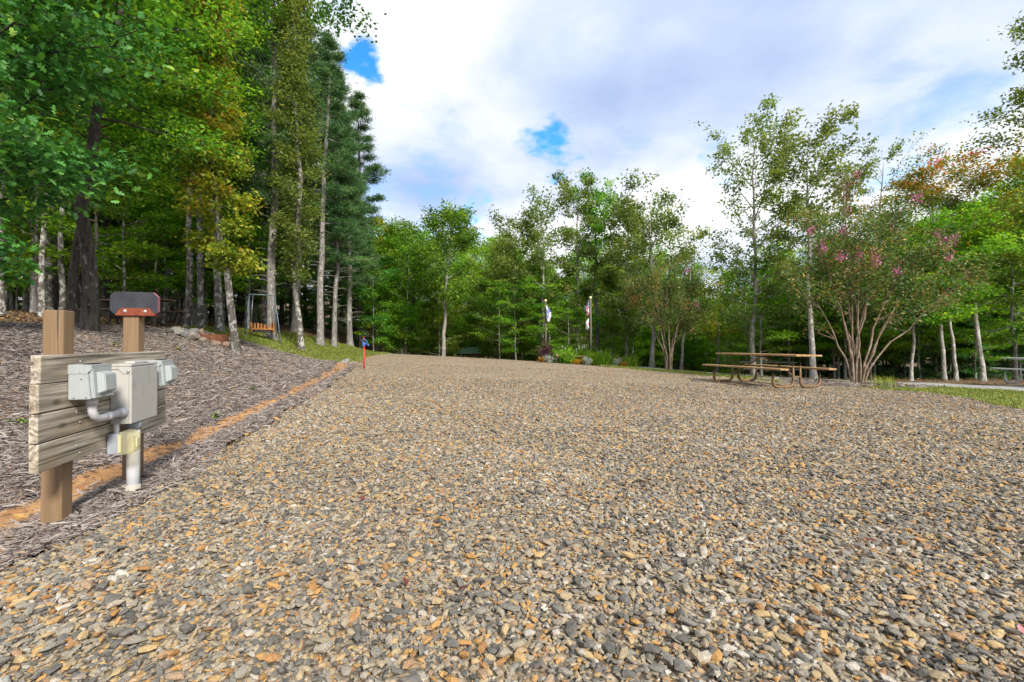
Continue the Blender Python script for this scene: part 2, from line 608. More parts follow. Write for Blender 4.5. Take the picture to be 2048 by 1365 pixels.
def wood_mat(name, c_dark, c_mid, c_light, along='X', grain=1.0, ring=0.6, rough=0.8, stain=None, stain_amt=0.4):
    """grain runs along the given local axis"""
    m, t, b, out = new_mat(name)
    tc = N(t, 'ShaderNodeTexCoord')
    oi = N(t, 'ShaderNodeObjectInfo')
    comb = N(t, 'ShaderNodeCombineXYZ')
    for i, k in enumerate((17.0, 9.0, 31.0)):
        t.links.new(math_n(t, 'MULTIPLY', oi.outputs['Random'], k), comb.inputs[i])
    src = vmath(t, 'ADD', tc.outputs['Object'], comb.outputs[0]).outputs[0]
    sc = {'X': (0.9, 14, 14), 'Y': (14, 0.9, 14), 'Z': (14, 14, 0.9)}[along]
    v = mapping(t, src, tuple(s * grain for s in sc))
    w1 = tex_noise(t, v, 0.55, 2, 0.45, 0.0)
    rings = N(t, 'ShaderNodeMath', operation='SINE')
    t.links.new(math_n(t, 'MULTIPLY', w1, 60.0), rings.inputs[0])
    rr = math_n(t, 'ADD', math_n(t, 'MULTIPLY', rings.outputs[0], 0.5), 0.5)
    fs = {'X': (2.5, 120, 120), 'Y': (120, 2.5, 120), 'Z': (120, 120, 2.5)}[along]
    fib = tex_noise(t, mapping(t, src, tuple(s * grain for s in fs)), 1.0, 4, 0.6)
    f = math_n(t, 'ADD', math_n(t, 'MULTIPLY', rr, ring * 0.38), math_n(t, 'MULTIPLY', fib, 1.0 - ring * 0.30))
    c = ramp(t, f, [(0.27, c_dark), (0.48, c_mid), (0.68, c_light)])
    col = c.outputs[0]
    ck = tex_noise(t, mapping(t, src, {'X': (1.2, 60, 60), 'Y': (60, 1.2, 60), 'Z': (60, 60, 1.2)}[along]), 0.6, 2, 0.5)
    cm = N(t, 'ShaderNodeMapRange', i_From_Min=0.655, i_From_Max=0.69)
    cm.inputs['To Max'].default_value = 0.75
    t.links.new(ck, cm.inputs['Value'])
    col = mixc(t, cm.outputs[0], col, tuple(x * 0.3 for x in c_dark))
    vk = N(t, 'ShaderNodeTexVoronoi', i_Scale=4.2)
    t.links.new(mapping(t, src, {'X': (0.6, 1.5, 1.5), 'Y': (1.5, 0.6, 1.5), 'Z': (1.5, 1.5, 0.6)}[along]), vk.inputs['Vector'])
    km = N(t, 'ShaderNodeMapRange', i_From_Min=0.11, i_From_Max=0.05)
    km.inputs['To Max'].default_value = 0.7
    t.links.new(vk.outputs['Distance'], km.inputs['Value'])
    col = mixc(t, km.outputs[0], col, tuple(x * 0.45 for x in c_dark))
    if stain:
        s = tex_noise(t, mapping(t, src, (3, 6, 6)), 1.3, 5, 0.65)
        sm = N(t, 'ShaderNodeMapRange', i_From_Min=0.48, i_From_Max=0.72)
        sm.inputs['To Max'].default_value = stain_amt
        t.links.new(s, sm.inputs['Value'])
        col = mixc(t, sm.outputs[0], col, stain)
    t.links.new(col, b.inputs['Base Color'])
    b.inputs['Roughness'].default_value = rough
    b.inputs['Specular IOR Level'].default_value = 0.25
    bump(t, b, f, 0.35, 0.003)
    return m


def gravel_sheet_mat(name, cols, scale=34.0, base_shift=0.0):
    m, t, b, out = new_mat(name)
    geo = N(t, 'ShaderNodeNewGeometry')
    P = geo.outputs['Position']
    nd = N(t, 'ShaderNodeTexNoise', i_Scale=14.0, i_Detail=3.0)
    t.links.new(P, nd.inputs['Vector'])
    pv = vmath(t, 'ADD', P, vmath(t, 'MULTIPLY', nd.outputs['Color'], (0.03, 0.03, 0.0)).outputs[0]).outputs[0]
    vo = N(t, 'ShaderNodeTexVoronoi')
    vo.inputs['Scale'].default_value = scale
    t.links.new(mapping(t, pv, (1, 1, 0.2)), vo.inputs['Vector'])
    sp = N(t, 'ShaderNodeSeparateColor')
    t.links.new(vo.outputs['Color'], sp.inputs[0])
    patch = tex_noise(t, P, 0.55, 5, 0.6)
    f = math_n(t, 'ADD', sp.outputs['Red'], math_n(t, 'MULTIPLY', math_n(t, 'SUBTRACT', patch, 0.5), 0.55 + base_shift), clamp=True)
    c = ramp(t, f, cols)
    gap = N(t, 'ShaderNodeMapRange', i_From_Min=0.35, i_From_Max=0.75)  # shade between the stones, painted into the sheet colour
    gap.inputs['To Min'].default_value = 1.0
    gap.inputs['To Max'].default_value = 0.45
    t.links.new(vo.outputs['Distance'], gap.inputs['Value'])
    c2 = mixc(t, 1.0, c.outputs[0], gap.outputs[0], 'MULTIPLY')
    t.links.new(c2, b.inputs['Base Color'])
    b.inputs['Roughness'].default_value = 0.85
    b.inputs['Specular IOR Level'].default_value = 0.25
    h = math_n(t, 'SUBTRACT', 1.0, vo.outputs['Distance'])
    bump(t, b, h, 0.9, 0.02)
    return m


GRAVEL_COLS = [(0.0, (0.070, 0.066, 0.058)), (0.16, (0.125, 0.117, 0.102)), (0.35, (0.188, 0.171, 0.141)), (0.50, (0.255, 0.222, 0.168)), (0.62, (0.295, 0.238, 0.152)),
               (0.72, (0.36, 0.258, 0.125)), (0.80, (0.385, 0.215, 0.070)), (0.87, (0.27, 0.138, 0.050)), (0.94, (0.31, 0.275, 0.22)), (1.0, (0.42, 0.385, 0.325))]


def stone_mat():
    m, t, b, out = new_mat('gravel_stone')
    oi = N(t, 'ShaderNodeObjectInfo')
    geo = N(t, 'ShaderNodeNewGeometry')
    P = geo.outputs['Position']
    patch = tex_noise(t, P, 0.55, 5, 0.6)
    f = math_n(t, 'ADD', oi.outputs['Random'], math_n(t, 'MULTIPLY', math_n(t, 'SUBTRACT', patch, 0.5), 0.5), clamp=True)
    c = ramp(t, f, GRAVEL_COLS)
    n1 = tex_noise(t, P, 70.0, 5, 0.7)
    stain = N(t, 'ShaderNodeMapRange', i_From_Min=0.56, i_From_Max=0.72)
    stain.inputs['To Max'].default_value = 0.6
    t.links.new(n1, stain.inputs['Value'])
    c1 = mixc(t, stain.outputs[0], c.outputs[0], (0.33, 0.21, 0.10))
    n2 = tex_noise(t, P, 260.0, 4, 0.7)
    dk = N(t, 'ShaderNodeMapRange', i_From_Min=0.3, i_From_Max=0.7)
    dk.inputs['To Min'].default_value = 0.55
    dk.inputs['To Max'].default_value = 1.45
    t.links.new(n2, dk.inputs['Value'])
    c2 = mixc(t, 1.0, c1, dk.outputs[0], 'MULTIPLY')
    t.links.new(c2, b.inputs['Base Color'])
    b.inputs['Roughness'].default_value = 0.72
    b.inputs['Specular IOR Level'].default_value = 0.35
    bump(t, b, n2, 0.5, 0.003)
    return m


def chip_mat():
    m, t, b, out = new_mat('mulch_chip')
    oi = N(t, 'ShaderNodeObjectInfo')
    geo = N(t, 'ShaderNodeNewGeometry')
    patch = tex_noise(t, geo.outputs['Position'], 0.8, 4, 0.6)
    f = math_n(t, 'ADD', oi.outputs['Random'], math_n(t, 'MULTIPLY', math_n(t, 'SUBTRACT', patch, 0.5), 0.6), clamp=True)
    c = ramp(t, f, [(0.0, (0.055, 0.040, 0.034)), (0.25, (0.130, 0.103, 0.088)), (0.5, (0.210, 0.174, 0.152)), (0.75, (0.29, 0.248, 0.222)), (0.92, (0.34, 0.30, 0.272)), (1.0, (0.32, 0.195, 0.11))])
    t.links.new(c.outputs[0], b.inputs['Base Color'])
    b.inputs['Roughness'].default_value = 0.85
    b.inputs['Specular IOR Level'].default_value = 0.2
    return m


def mulch_sheet_mat():
    m, t, b, out = new_mat('mulch_bed')
    geo = N(t, 'ShaderNodeNewGeometry')
    P = geo.outputs['Position']
    nd = N(t, 'ShaderNodeTexNoise', i_Scale=6.0, i_Detail=3.0)
    t.links.new(P, nd.inputs['Vector'])
    pv = vmath(t, 'ADD', P, vmath(t, 'MULTIPLY', nd.outputs['Color'], (0.12, 0.12, 0.0)).outputs[0]).outputs[0]
    a = tex_noise(t, mapping(t, pv, (30, 95, 10), (0, 0, 0.5)), 1.0, 4, 0.7)
    c2 = tex_noise(t, mapping(t, pv, (95, 26, 10), (0, 0, 0.2)), 1.0, 4, 0.7)
    f = math_n(t, 'ADD', math_n(t, 'MULTIPLY', a, 0.5), math_n(t, 'MULTIPLY', c2, 0.5))
    patch = tex_noise(t, P, 0.9, 4, 0.6)
    f2 = math_n(t, 'ADD', f, math_n(t, 'MULTIPLY', math_n(t, 'SUBTRACT', patch, 0.5), 0.25))
    c = ramp(t, f2, [(0.34, (0.03, 0.024, 0.021)), (0.46, (0.10, 0.078, 0.067)), (0.56, (0.19, 0.155, 0.135)), (0.70, (0.29, 0.24, 0.215))])
    t.links.new(c.outputs[0], b.inputs['Base Color'])
    b.inputs['Roughness'].default_value = 0.9
    bump(t, b, f, 1.0, 0.03)
    return m


def litter_mat():
    m, t, b, out = new_mat('forest_litter')
    geo = N(t, 'ShaderNodeNewGeometry')
    P = geo.outputs['Position']
    a = tex_noise(t, P, 9.0, 6, 0.7)
    big = tex_noise(t, P, 0.35, 4, 0.6)
    f = math_n(t, 'ADD', a, math_n(t, 'MULTIPLY', math_n(t, 'SUBTRACT', big, 0.5), 0.45))
    c = ramp(t, f, [(0.3, (0.03, 0.02, 0.012)), (0.45, (0.10, 0.062, 0.032)), (0.57, (0.20, 0.125, 0.06)), (0.7, (0.30, 0.18, 0.085))])
    t.links.new(c.outputs[0], b.inputs['Base Color'])
    b.inputs['Roughness'].default_value = 0.95
    bump(t, b, a, 1.0, 0.05)
    return m


def clay_mat():
    m, t, b, out = new_mat('clay')
    geo = N(t, 'ShaderNodeNewGeometry')
    P = geo.outputs['Position']
    a = tex_noise(t, P, 5.0, 7, 0.7)
    g = tex_noise(t, P, 60.0, 3, 0.6)
    f = math_n(t, 'ADD', math_n(t, 'MULTIPLY', a, 0.8), math_n(t, 'MULTIPLY', g, 0.2))
    c = ramp(t, f, [(0.3, (0.14, 0.06, 0.025)), (0.44, (0.32, 0.155, 0.055)), (0.56, (0.43, 0.225, 0.085)), (0.68, (0.42, 0.27, 0.13)), (0.8, (0.36, 0.28, 0.2))])
    t.links.new(c.outputs[0], b.inputs['Base Color'])
    b.inputs['Roughness'].default_value = 0.9
    bump(t, b, f, 0.9, 0.03)
    return m


def lawn_mat():
    m, t, b, out = new_mat('lawn')
    geo = N(t, 'ShaderNodeNewGeometry')
    P = geo.outputs['Position']
    a = tex_noise(t, P, 30.0, 5, 0.7)
    big = tex_noise(t, P, 0.8, 4, 0.6)
    f = math_n(t, 'ADD', math_n(t, 'MULTIPLY', a, 0.5), math_n(t, 'MULTIPLY', big, 0.5))
    c = ramp(t, f, [(0.3, (0.07, 0.11, 0.025)), (0.5, (0.17, 0.215, 0.05)), (0.68, (0.28, 0.30, 0.085))])
    t.links.new(c.outputs[0], b.inputs['Base Color'])
    b.inputs['Roughness'].default_value = 0.9
    bump(t, b, a, 0.8, 0.03)
    return m


M_GRAVEL = gravel_sheet_mat('gravel_sheet', [(p, tuple(0.5 * a + 0.5 * b for a, b in zip(c, (0.52, 0.40, 0.265)))) for p, c in GRAVEL_COLS])
M_ROAD = gravel_sheet_mat('road_gravel', [(0.0, (0.32, 0.31, 0.295)), (0.4, (0.46, 0.45, 0.435)), (0.75, (0.58, 0.57, 0.555)), (1.0, (0.70, 0.69, 0.67))], 45.0)
M_STONE = stone_mat()
M_CHIP = chip_mat()
M_MULCH = mulch_sheet_mat()
M_LITTER = litter_mat()
M_CLAY = clay_mat()
M_LAWN = lawn_mat()

# ------------------------------------------------------------------ ground sheets
def axis_coords(segs):
    out = [segs[0][0]]
    for a, b, s in segs:
        n = max(1, int(round((b - a) / s)))
        out += list(np.linspace(a, b, n + 1)[1:])
    return np.array(out)


GX = axis_coords([(-400, -120, 70), (-120, -40, 10), (-40, -16, 2.0), (-16, -10.5, 0.5), (-10.5, -1.5, 0.09), (-1.5, 4, 0.25), (4, 14, 0.14), (14, 30, 0.8), (30, 60, 3), (60, 120, 10), (120, 400, 70)])
GY = axis_coords([(-60, -6, 9), (-6, 0.5, 0.6), (0.5, 8, 0.11), (8, 18, 0.16), (18, 29, 0.28), (29, 60, 1.0), (60, 120, 4), (120, 240, 20), (240, 700, 115)])


def sheet(name, sdf, mat, lift, label=None, win=None):
    gx, gy = GX, GY
    if win:
        gx = gx[(gx >= win[0]) & (gx <= win[1])]
        gy = gy[(gy >= win[2]) & (gy <= win[3])]
    X, Y = np.meshgrid(gx, gy)
    Z = ground(X, Y) + lift
    ny, nx = X.shape
    if sdf is None:
        V = np.stack([X, Y, Z], -1).reshape(-1, 3)
        idx = np.arange(ny * nx).reshape(ny, nx)
        Q = np.stack([idx[:-1, :-1], idx[:-1, 1:], idx[1:, 1:], idx[1:, :-1]], -1).reshape(-1, 4)
        me = np_mesh(name, V, Q, 4, smooth=True)
    else:
        S = sdf(X, Y)
        verts, faces, cache = [], [], {}

        def vid(key, p):
            if key not in cache:
                cache[key] = len(verts)
                verts.append(p)
            return cache[key]
        pos = S > 0
        anyp = pos[:-1, :-1] | pos[:-1, 1:] | pos[1:, 1:] | pos[1:, :-1]
        for j, i in zip(*np.nonzero(anyp)):
            cs = [(j, i), (j, i + 1), (j + 1, i + 1), (j + 1, i)]
            poly = []
            for a in range(4):
                p, q = cs[a], cs[(a + 1) % 4]
                sp, sq = S[p], S[q]
                if sp > 0:
                    poly.append(vid(p, (X[p], Y[p], Z[p])))
                if (sp > 0) != (sq > 0):
                    t = sp / (sp - sq)
                    key = (min(p, q), max(p, q))
                    poly.append(vid(key, (X[p] + (X[q] - X[p]) * t, Y[p] + (Y[q] - Y[p]) * t, Z[p] + (Z[q] - Z[p]) * t)))
            if len(poly) >= 3:
                faces.append(poly)
        me = bpy.data.meshes.new(name)
        me.from_pydata(verts, [], faces)
        for p in me.polygons:
            p.use_smooth = True
        me.update()
    o = link(name, me, None, mat)
    o['kind'] = 'structure'
    if label:
        o['label'] = label
    return o


ground_o = sheet('ground', None, M_LITTER, 0.0, 'leaf-littered woodland ground under and behind all the trees')
lawn_l = sheet('lawn', s_lawn_left, M_LAWN, 0.008, 'narrow green lawn strip below the tall pines', (-14, -4, 12, 30))
lawn_r = sheet('lawn', s_lawn_right, M_LAWN, 0.008, 'green lawn between the gravel pad and the pale side road', (3, 31, -3, 26))
road = sheet('road', s_road, M_ROAD, 0.016, 'pale grey gravel side road curving behind the lawn', (3, 31, 6, 50))
gravel_o = sheet('gravel_pad', s_gravel, M_GRAVEL, 0.024, 'wide gravel pad of grey and ochre stones', (-10, 14, -3, 30))
mulch = sheet('mulch_bed', s_mulch, M_MULCH, 0.032, 'bank of shredded grey-brown wood mulch rising to the woods', (-12, -1, -3, 20))
clay = sheet('ditch', s_clay, M_CLAY, 0.040, 'shallow orange clay ditch at the foot of the mulch bank', (-9, -1.5, -3, 20))
isl = sheet('mulch_bed', s_island, M_MULCH, 0.032, 'mulch island round the large pink crape myrtle', (5, 14, 9, 17))
bed2 = sheet('mulch_bed', s_bed2, M_MULCH, 0.032, 'mulch ring round the smaller crape myrtle near the garden', (3, 12, 16, 26))
gbed = sheet('garden_bed', s_garden, M_MULCH, 0.036, 'planting bed round the two flagpoles', (0, 8, 21, 29))


# ------------------------------------------------------------------ scatter by geometry nodes (stuff)
def shape_collection(name, meshes, mat):
    c = bpy.data.collections.new(name)
    for i, me in enumerate(meshes):
        if not me.materials:
            me.materials.append(mat)
        o = bpy.data.objects.new('%s_%02d' % (name, i), me)
        c.objects.link(o)
    return c


def scatter(name, pts, rot, scl, idx, coll, parent=None, label=None, cat=None):
    me = np_mesh(name, pts, np.zeros((0, 3), int), 3, {'rot': ('FLOAT_VECTOR', rot), 'scl': ('FLOAT_VECTOR', scl), 'idx': ('INT', np.asarray(idx, np.int32))})
    o = link(name, me, parent)
    o['kind'] = 'stuff'
    if label:
        o['label'] = label
    if cat:
        o['category'] = cat
    ng = bpy.data.node_groups.new(name + '_nodes', 'GeometryNodeTree')
    ng.interface.new_socket('Geometry', in_out='INPUT', socket_type='NodeSocketGeometry')
    ng.interface.new_socket('Geometry', in_out='OUTPUT', socket_type='NodeSocketGeometry')
    gi = ng.nodes.new('NodeGroupInput')
    go = ng.nodes.new('NodeGroupOutput')
    ci = ng.nodes.new('GeometryNodeCollectionInfo')
    ci.inputs['Collection'].default_value = coll
    ci.inputs['Separate Children'].default_value = True
    ci.inputs['Reset Children'].default_value = True
    ip = ng.nodes.new('GeometryNodeInstanceOnPoints')
    ip.inputs['Pick Instance'].default_value = True

    def named(a, typ):
        n = ng.nodes.new('GeometryNodeInputNamedAttribute')
        n.data_type = typ
        n.inputs['Name'].default_value = a
        return n.outputs['Attribute']
    er = ng.nodes.new('FunctionNodeEulerToRotation')
    ng.links.new(named('rot', 'FLOAT_VECTOR'), er.inputs[0])
    ng.links.new(gi.outputs[0], ip.inputs['Points'])
    ng.links.new(ci.outputs[0], ip.inputs['Instance'])
    ng.links.new(named('idx', 'INT'), ip.inputs['Instance Index'])
    ng.links.new(er.outputs[0], ip.inputs['Rotation'])
    ng.links.new(named('scl', 'FLOAT_VECTOR'), ip.inputs['Scale'])
    ng.links.new(ip.outputs[0], go.inputs[0])
    md = o.modifiers.new('scatter', 'NODES')
    md.node_group = ng
    return o


def stone_mesh(i, seed, flat=0.55):
    rng = np.random.default_rng(seed)
    bm = bmesh.new()
    bmesh.ops.create_icosphere(bm, subdivisions=1, radius=0.5)
    pl = [(rng.normal(size=3), rng.uniform(0.22, 0.42)) for _ in range(5)]
    for v in bm.verts:
        v.co *= 1 + rng.uniform(-0.22, 0.22)
        for n, d in pl:
            n = Vector(n / np.linalg.norm(n))
            k = v.co.dot(n)
            if k > d:
                v.co -= n * (k - d)
        v.co.x *= 1.25
        v.co.y *= rng.uniform(0.75, 0.95)
        v.co.z *= flat
    me = bpy.data.meshes.new('stone')
    bm.to_mesh(me)
    bm.free()
    return me


STONES = [stone_mesh(i, 100 + i, 0.45 + 0.04 * (i % 6)) for i in range(24)]
STONE_COLL = shape_collection('stone_shapes', STONES, M_STONE)
rg = np.random.default_rng(7)


def band_points(n_per, y0, y1, xm, rng, sdf, margin=0.0, xlim=None):
    """uniform points in a camera-height wedge x in +-(xm(y)) with density n_per"""
    wmax = 1.125 * y1 + xm
    n = int(n_per * (y1 - y0) * 2 * wmax)
    x = rng.uniform(-wmax, wmax, n)
    y = rng.uniform(y0, y1, n)
    k = np.abs(x) < 1.125 * y + xm
    if xlim:
        k &= (x > xlim[0]) & (x < xlim[1])
    x, y = x[k], y[k]
    s = sdf(x, y)
    k = s > margin
    return x[k], y[k]


gx_, gy_, gs_ = [], [], []
for y0, y1, dens, size in ((0.7, 2.2, 7000, 0.0160), (2.2, 4.0, 6000, 0.0165), (4.0, 7.0, 3400, 0.0188), (7.0, 11.0, 1200, 0.0215), (11.0, 17.0, 150, 0.024), (17.0, 27.0, 20, 0.028)):
    x, y = band_points(dens, y0, y1, 0.5 if y0 < 7 else 0.2, rg, s_gravel, -0.3)
    gx_.append(x)
    gy_.append(y)
    gs_.append(size * np.exp(rg.normal(0, 0.36, len(x))))
gx_, gy_, gs_ = map(np.concatenate, (gx_, gy_, gs_))
# a few stones rolled onto the mulch edge
edge_drop = rg.random(len(gx_)) < np.clip(0.5 + s_gravel(gx_, gy_) * 4, 0.0, 1.0)
gx_, gy_, gs_ = gx_[edge_drop], gy_[edge_drop], gs_[edge_drop]
ng_ = len(gx_)
gs_ = np.clip(gs_, 0.009, 0.042)
gz_ = ground(gx_, gy_) + 0.026 + 0.012 * (s_mulch(gx_, gy_) > 0) + gs_ * rg.uniform(0.0, 0.42, ng_)
gpts = np.stack([gx_, gy_, gz_], -1)
grot = np.stack([rg.normal(0, 0.30, ng_), rg.normal(0, 0.30, ng_), rg.uniform(0, 6.28, ng_)], -1)
gscl = gs_[:, None] * np.stack([rg.uniform(0.85, 1.45, ng_), rg.uniform(0.75, 1.15, ng_), rg.uniform(0.7, 1.3, ng_)], -1)
gidx = rg.integers(0, 24, ng_)
proj = gs_ / gy_
inframe = (np.abs(gx_ / gy_) < 1.1) & ((CAM_H - gz_) / gy_ < 0.735)
order = np.argsort(-(proj + 0.02 * gs_) * inframe)
big_ids = order[:300]
for k in big_ids:
    o = bpy.data.objects.new('stone', STONES[gidx[k]])
    COL.objects.link(o)
    o.parent = gravel_o
    o.location = gpts[k] + np.array((0, 0, 0.25 * gs_[k]))
    o.rotation_euler = grot[k] * np.array((0.6, 0.6, 1))
    o.scale = gscl[k]
keep = np.ones(ng_, bool)
keep[big_ids] = False
scatter('gravel', gpts[keep], grot[keep], gscl[keep], gidx[keep], STONE_COLL, gravel_o)
print('gravel stones', ng_)

# mulch chips
def chip_mesh(seed):
    rng = np.random.default_rng(seed)
    n = 5
    t = np.linspace(-0.5, 0.5, n)
    cx = t
    cyy = rng.normal(0, 0.05, n).cumsum() * 0.6
    cz = rng.normal(0, 0.03, n).cumsum()
    w = 0.055 * (1 - np.abs(t) * rng.uniform(0.6, 1.7)) + 0.02
    V, Fc = [], []
    for i in range(n):
        V += [(cx[i], cyy[i] - w[i], cz[i]), (cx[i], cyy[i] + w[i], cz[i] + 0.02), (cx[i], cyy[i], cz[i] + 0.06)]
    for i in range(n - 1):
        a, b = i * 3, i * 3 + 3
        Fc += [(a, b, b + 2, a + 2), (a + 1, a + 2, b + 2, b + 1), (a, a + 1, b + 1, b)]
    Fc += [(0, 2, 1, 1)[:3] + (0,), (12, 13, 14, 12)]
    me = bpy.data.meshes.new('chip')
    me.from_pydata(V, [], [tuple(dict.fromkeys(f)) for f in Fc])
    return me


CHIP_COLL = shape_collection('chip_shapes', [chip_mesh(i) for i in range(14)], M_CHIP)


def chips(name, sdf, parts, parent, lift=0.035):
    xs, ys, ss = [], [], []
    for (x0, x1, y0, y1, dens, size) in parts:
        n = int((x1 - x0) * (y1 - y0) * dens)
        x = rg.uniform(x0, x1, n)
        y = rg.uniform(y0, y1, n)
        k = (sdf(x, y) > -0.05) & (np.abs(x) < 1.125 * y + 0.9)
        k &= (s_clay(x, y) < 0.03) | (rg.random(n) < 0.16)
        xs.append(x[k])
        ys.append(y[k])
        ss.append(size * np.exp(rg.normal(0, 0.38, k.sum())))
    x, y, s = map(np.concatenate, (xs, ys, ss))
    n = len(x)
    z = ground(x, y) + lift + s * rg.uniform(0.0, 0.28, n)
    rot = np.stack([rg.normal(0, 0.28, n), rg.normal(0, 0.26, n), rg.uniform(0, 6.28, n)], -1)
    scl = s[:, None] * np.stack([rg.uniform(0.8, 1.5, n), rg.uniform(0.6, 1.4, n), rg.uniform(0.7, 1.4, n)], -1)
    print(name, n)
    return scatter(name, np.stack([x, y, z], -1), rot, scl, rg.integers(0, 14, n), CHIP_COLL, parent)


chips('wood_chips', s_mulch, [(-5, -1.6, 0.6, 3.4, 8500, 0.031), (-8, -1.8, 3.4, 6.0, 5000, 0.036), (-10, -2, 6, 10, 2200, 0.046), (-11, -3, 10, 17, 900, 0.062)], mulch)
chips('wood_chips', s_island, [(5, 13, 10, 17, 260, 0.085)], isl)

# grass tufts
def tuft_mesh(seed, blades=9, h=0.06, spread=0.03):
    rng = np.random.default_rng(seed)
    V, T, tint = [], [], []
    for _ in range(blades):
        a = rng.uniform(0, 6.28)
        p = np.array((rng.normal(0, spread), rng.normal(0, spread), 0))
        hh = h * rng.uniform(0.6, 1.3)
        out_ = np.array((math.cos(a), math.sin(a), 0)) * hh * rng.uniform(0.1, 0.8)
        w = np.array((-math.sin(a), math.cos(a), 0)) * 0.004
        i = len(V)
        V += [p - w, p + w, p + out_ * 0.45 + w * 0.8 + (0, 0, hh * 0.65), p + out_ * 0.45 - w * 0.8 + (0, 0, hh * 0.65), p + out_ + (0, 0, hh * 0.85)]
        T += [(i, i + 1, i + 2), (i, i + 2, i + 3), (i + 3, i + 2, i + 4)]
        tint += [rng.random()] * 5
    return np_mesh('tuft', V, T, 3, {'tint': ('FLOAT', tint)})


M_GRASS = leaf_mat('grass_blade', [(0.0, (0.0945, 0.1430, 0.0220)), (0.5, (0.2025, 0.2600, 0.0440)), (0.85, (0.3375, 0.3510, 0.0770)), (1.0, (0.4590, 0.3770, 0.1320))], 0.25, 0.6)
TUFT_COLL = shape_collection('tuft_shapes', [tuft_mesh(i) for i in range(8)], M_GRASS)


def grass(name, sdf, win, dens, parent, size=1.0, extra=None):
    n = int((win[1] - win[0]) * (win[3] - win[2]) * dens)
    x = rg.uniform(win[0], win[1], n)
    y = rg.uniform(win[2], win[3], n)
    k = (sdf(x, y) > -0.08) & (np.abs(x) < 1.13 * y + 1.0) & (s_gravel(x, y) < 0.1) & (s_road(x, y) < 0.0)
    if extra is not None:
        k &= extra(x, y) < 0
    x, y = x[k], y[k]
    n = len(x)
    s = size * rg.uniform(0.6, 1.4, n)
    scl = np.stack([s, s, s], -1)
    rot = np.stack([np.zeros(n), np.zeros(n), rg.uniform(0, 6.28, n)], -1)
    print(name, n)
    return scatter(name, np.stack([x, y, ground(x, y) + 0.008], -1), rot, scl, rg.integers(0, 8, n), TUFT_COLL, parent)


grass('grass', s_lawn_left, (-13, -4.5, 13.5, 29), 420, lawn_l, 1.3)
grass('grass', s_lawn_right, (4, 18, 5, 24), 420, lawn_r, 1.1, s_island)

# leaf litter on the woodland floor
def litter_leaf(seed):
    rng = np.random.default_rng(seed)
    V = [(-0.5, 0, 0), (-0.1, -0.3, 0.08 * rng.random()), (0.5, 0, 0.1 * rng.random()), (-0.05, 0.28, 0.1 * rng.random()), (0, 0, -0.02)]
    me = bpy.data.meshes.new('litter_leaf')
    me.from_pydata(V, [], [(0, 1, 4), (1, 2, 4), (2, 3, 4), (3, 0, 4)])
    return me


def litter_leaf_mat():
    m, t, b, out = new_mat('fallen_leaf')
    oi = N(t, 'ShaderNodeObjectInfo')
    c = ramp(t, oi.outputs['Random'], [(0.0, (0.05, 0.03, 0.018)), (0.35, (0.16, 0.09, 0.04)), (0.6, (0.28, 0.15, 0.06)), (0.8, (0.36, 0.20, 0.06)), (0.92, (0.40, 0.27, 0.06)), (1.0, (0.28, 0.26, 0.06))])
    t.links.new(c.outputs[0], b.inputs['Base Color'])
    b.inputs['Roughness'].default_value = 0.8
    return m


M_FLEAF = litter_leaf_mat()
LIT_COLL = shape_collection('litter_shapes', [litter_leaf(i) for i in range(6)], M_FLEAF)
lx = np.concatenate([rg.uniform(-24, -7, 16000), rg.uniform(-10, -2.5, 700), rg.uniform(6, 26, 5000)])
ly = np.concatenate([rg.uniform(5, 26, 16000), rg.uniform(2.5, 15, 700), rg.uniform(13, 30, 5000)])
k = np.ones(len(lx), bool)
k[:16000] = (s_mulch(lx[:16000], ly[:16000]) < 0.6) | (rg.random(16000) < 0.1)
k &= (s_lawn_left(lx, ly) < 0.1) | (rg.random(len(lx)) < 0.12)
k &= (s_road(lx, ly) < 0) & (s_gravel(lx, ly) < 0) & ((s_lawn_right(lx, ly) < 0.1) | (rg.random(len(lx)) < 0.03))
lx, ly = lx[k], ly[k]
nl = len(lx)
ls = rg.uniform(0.05, 0.11, nl)
scatter('leaf_litter', np.stack([lx, ly, ground(lx, ly) + 0.045], -1), np.stack([rg.normal(0, 0.3, nl), rg.normal(0, 0.3, nl), rg.uniform(0, 6.28, nl)], -1),
        np.repeat(ls[:, None], 3, 1), rg.integers(0, 6, nl), LIT_COLL, ground_o)

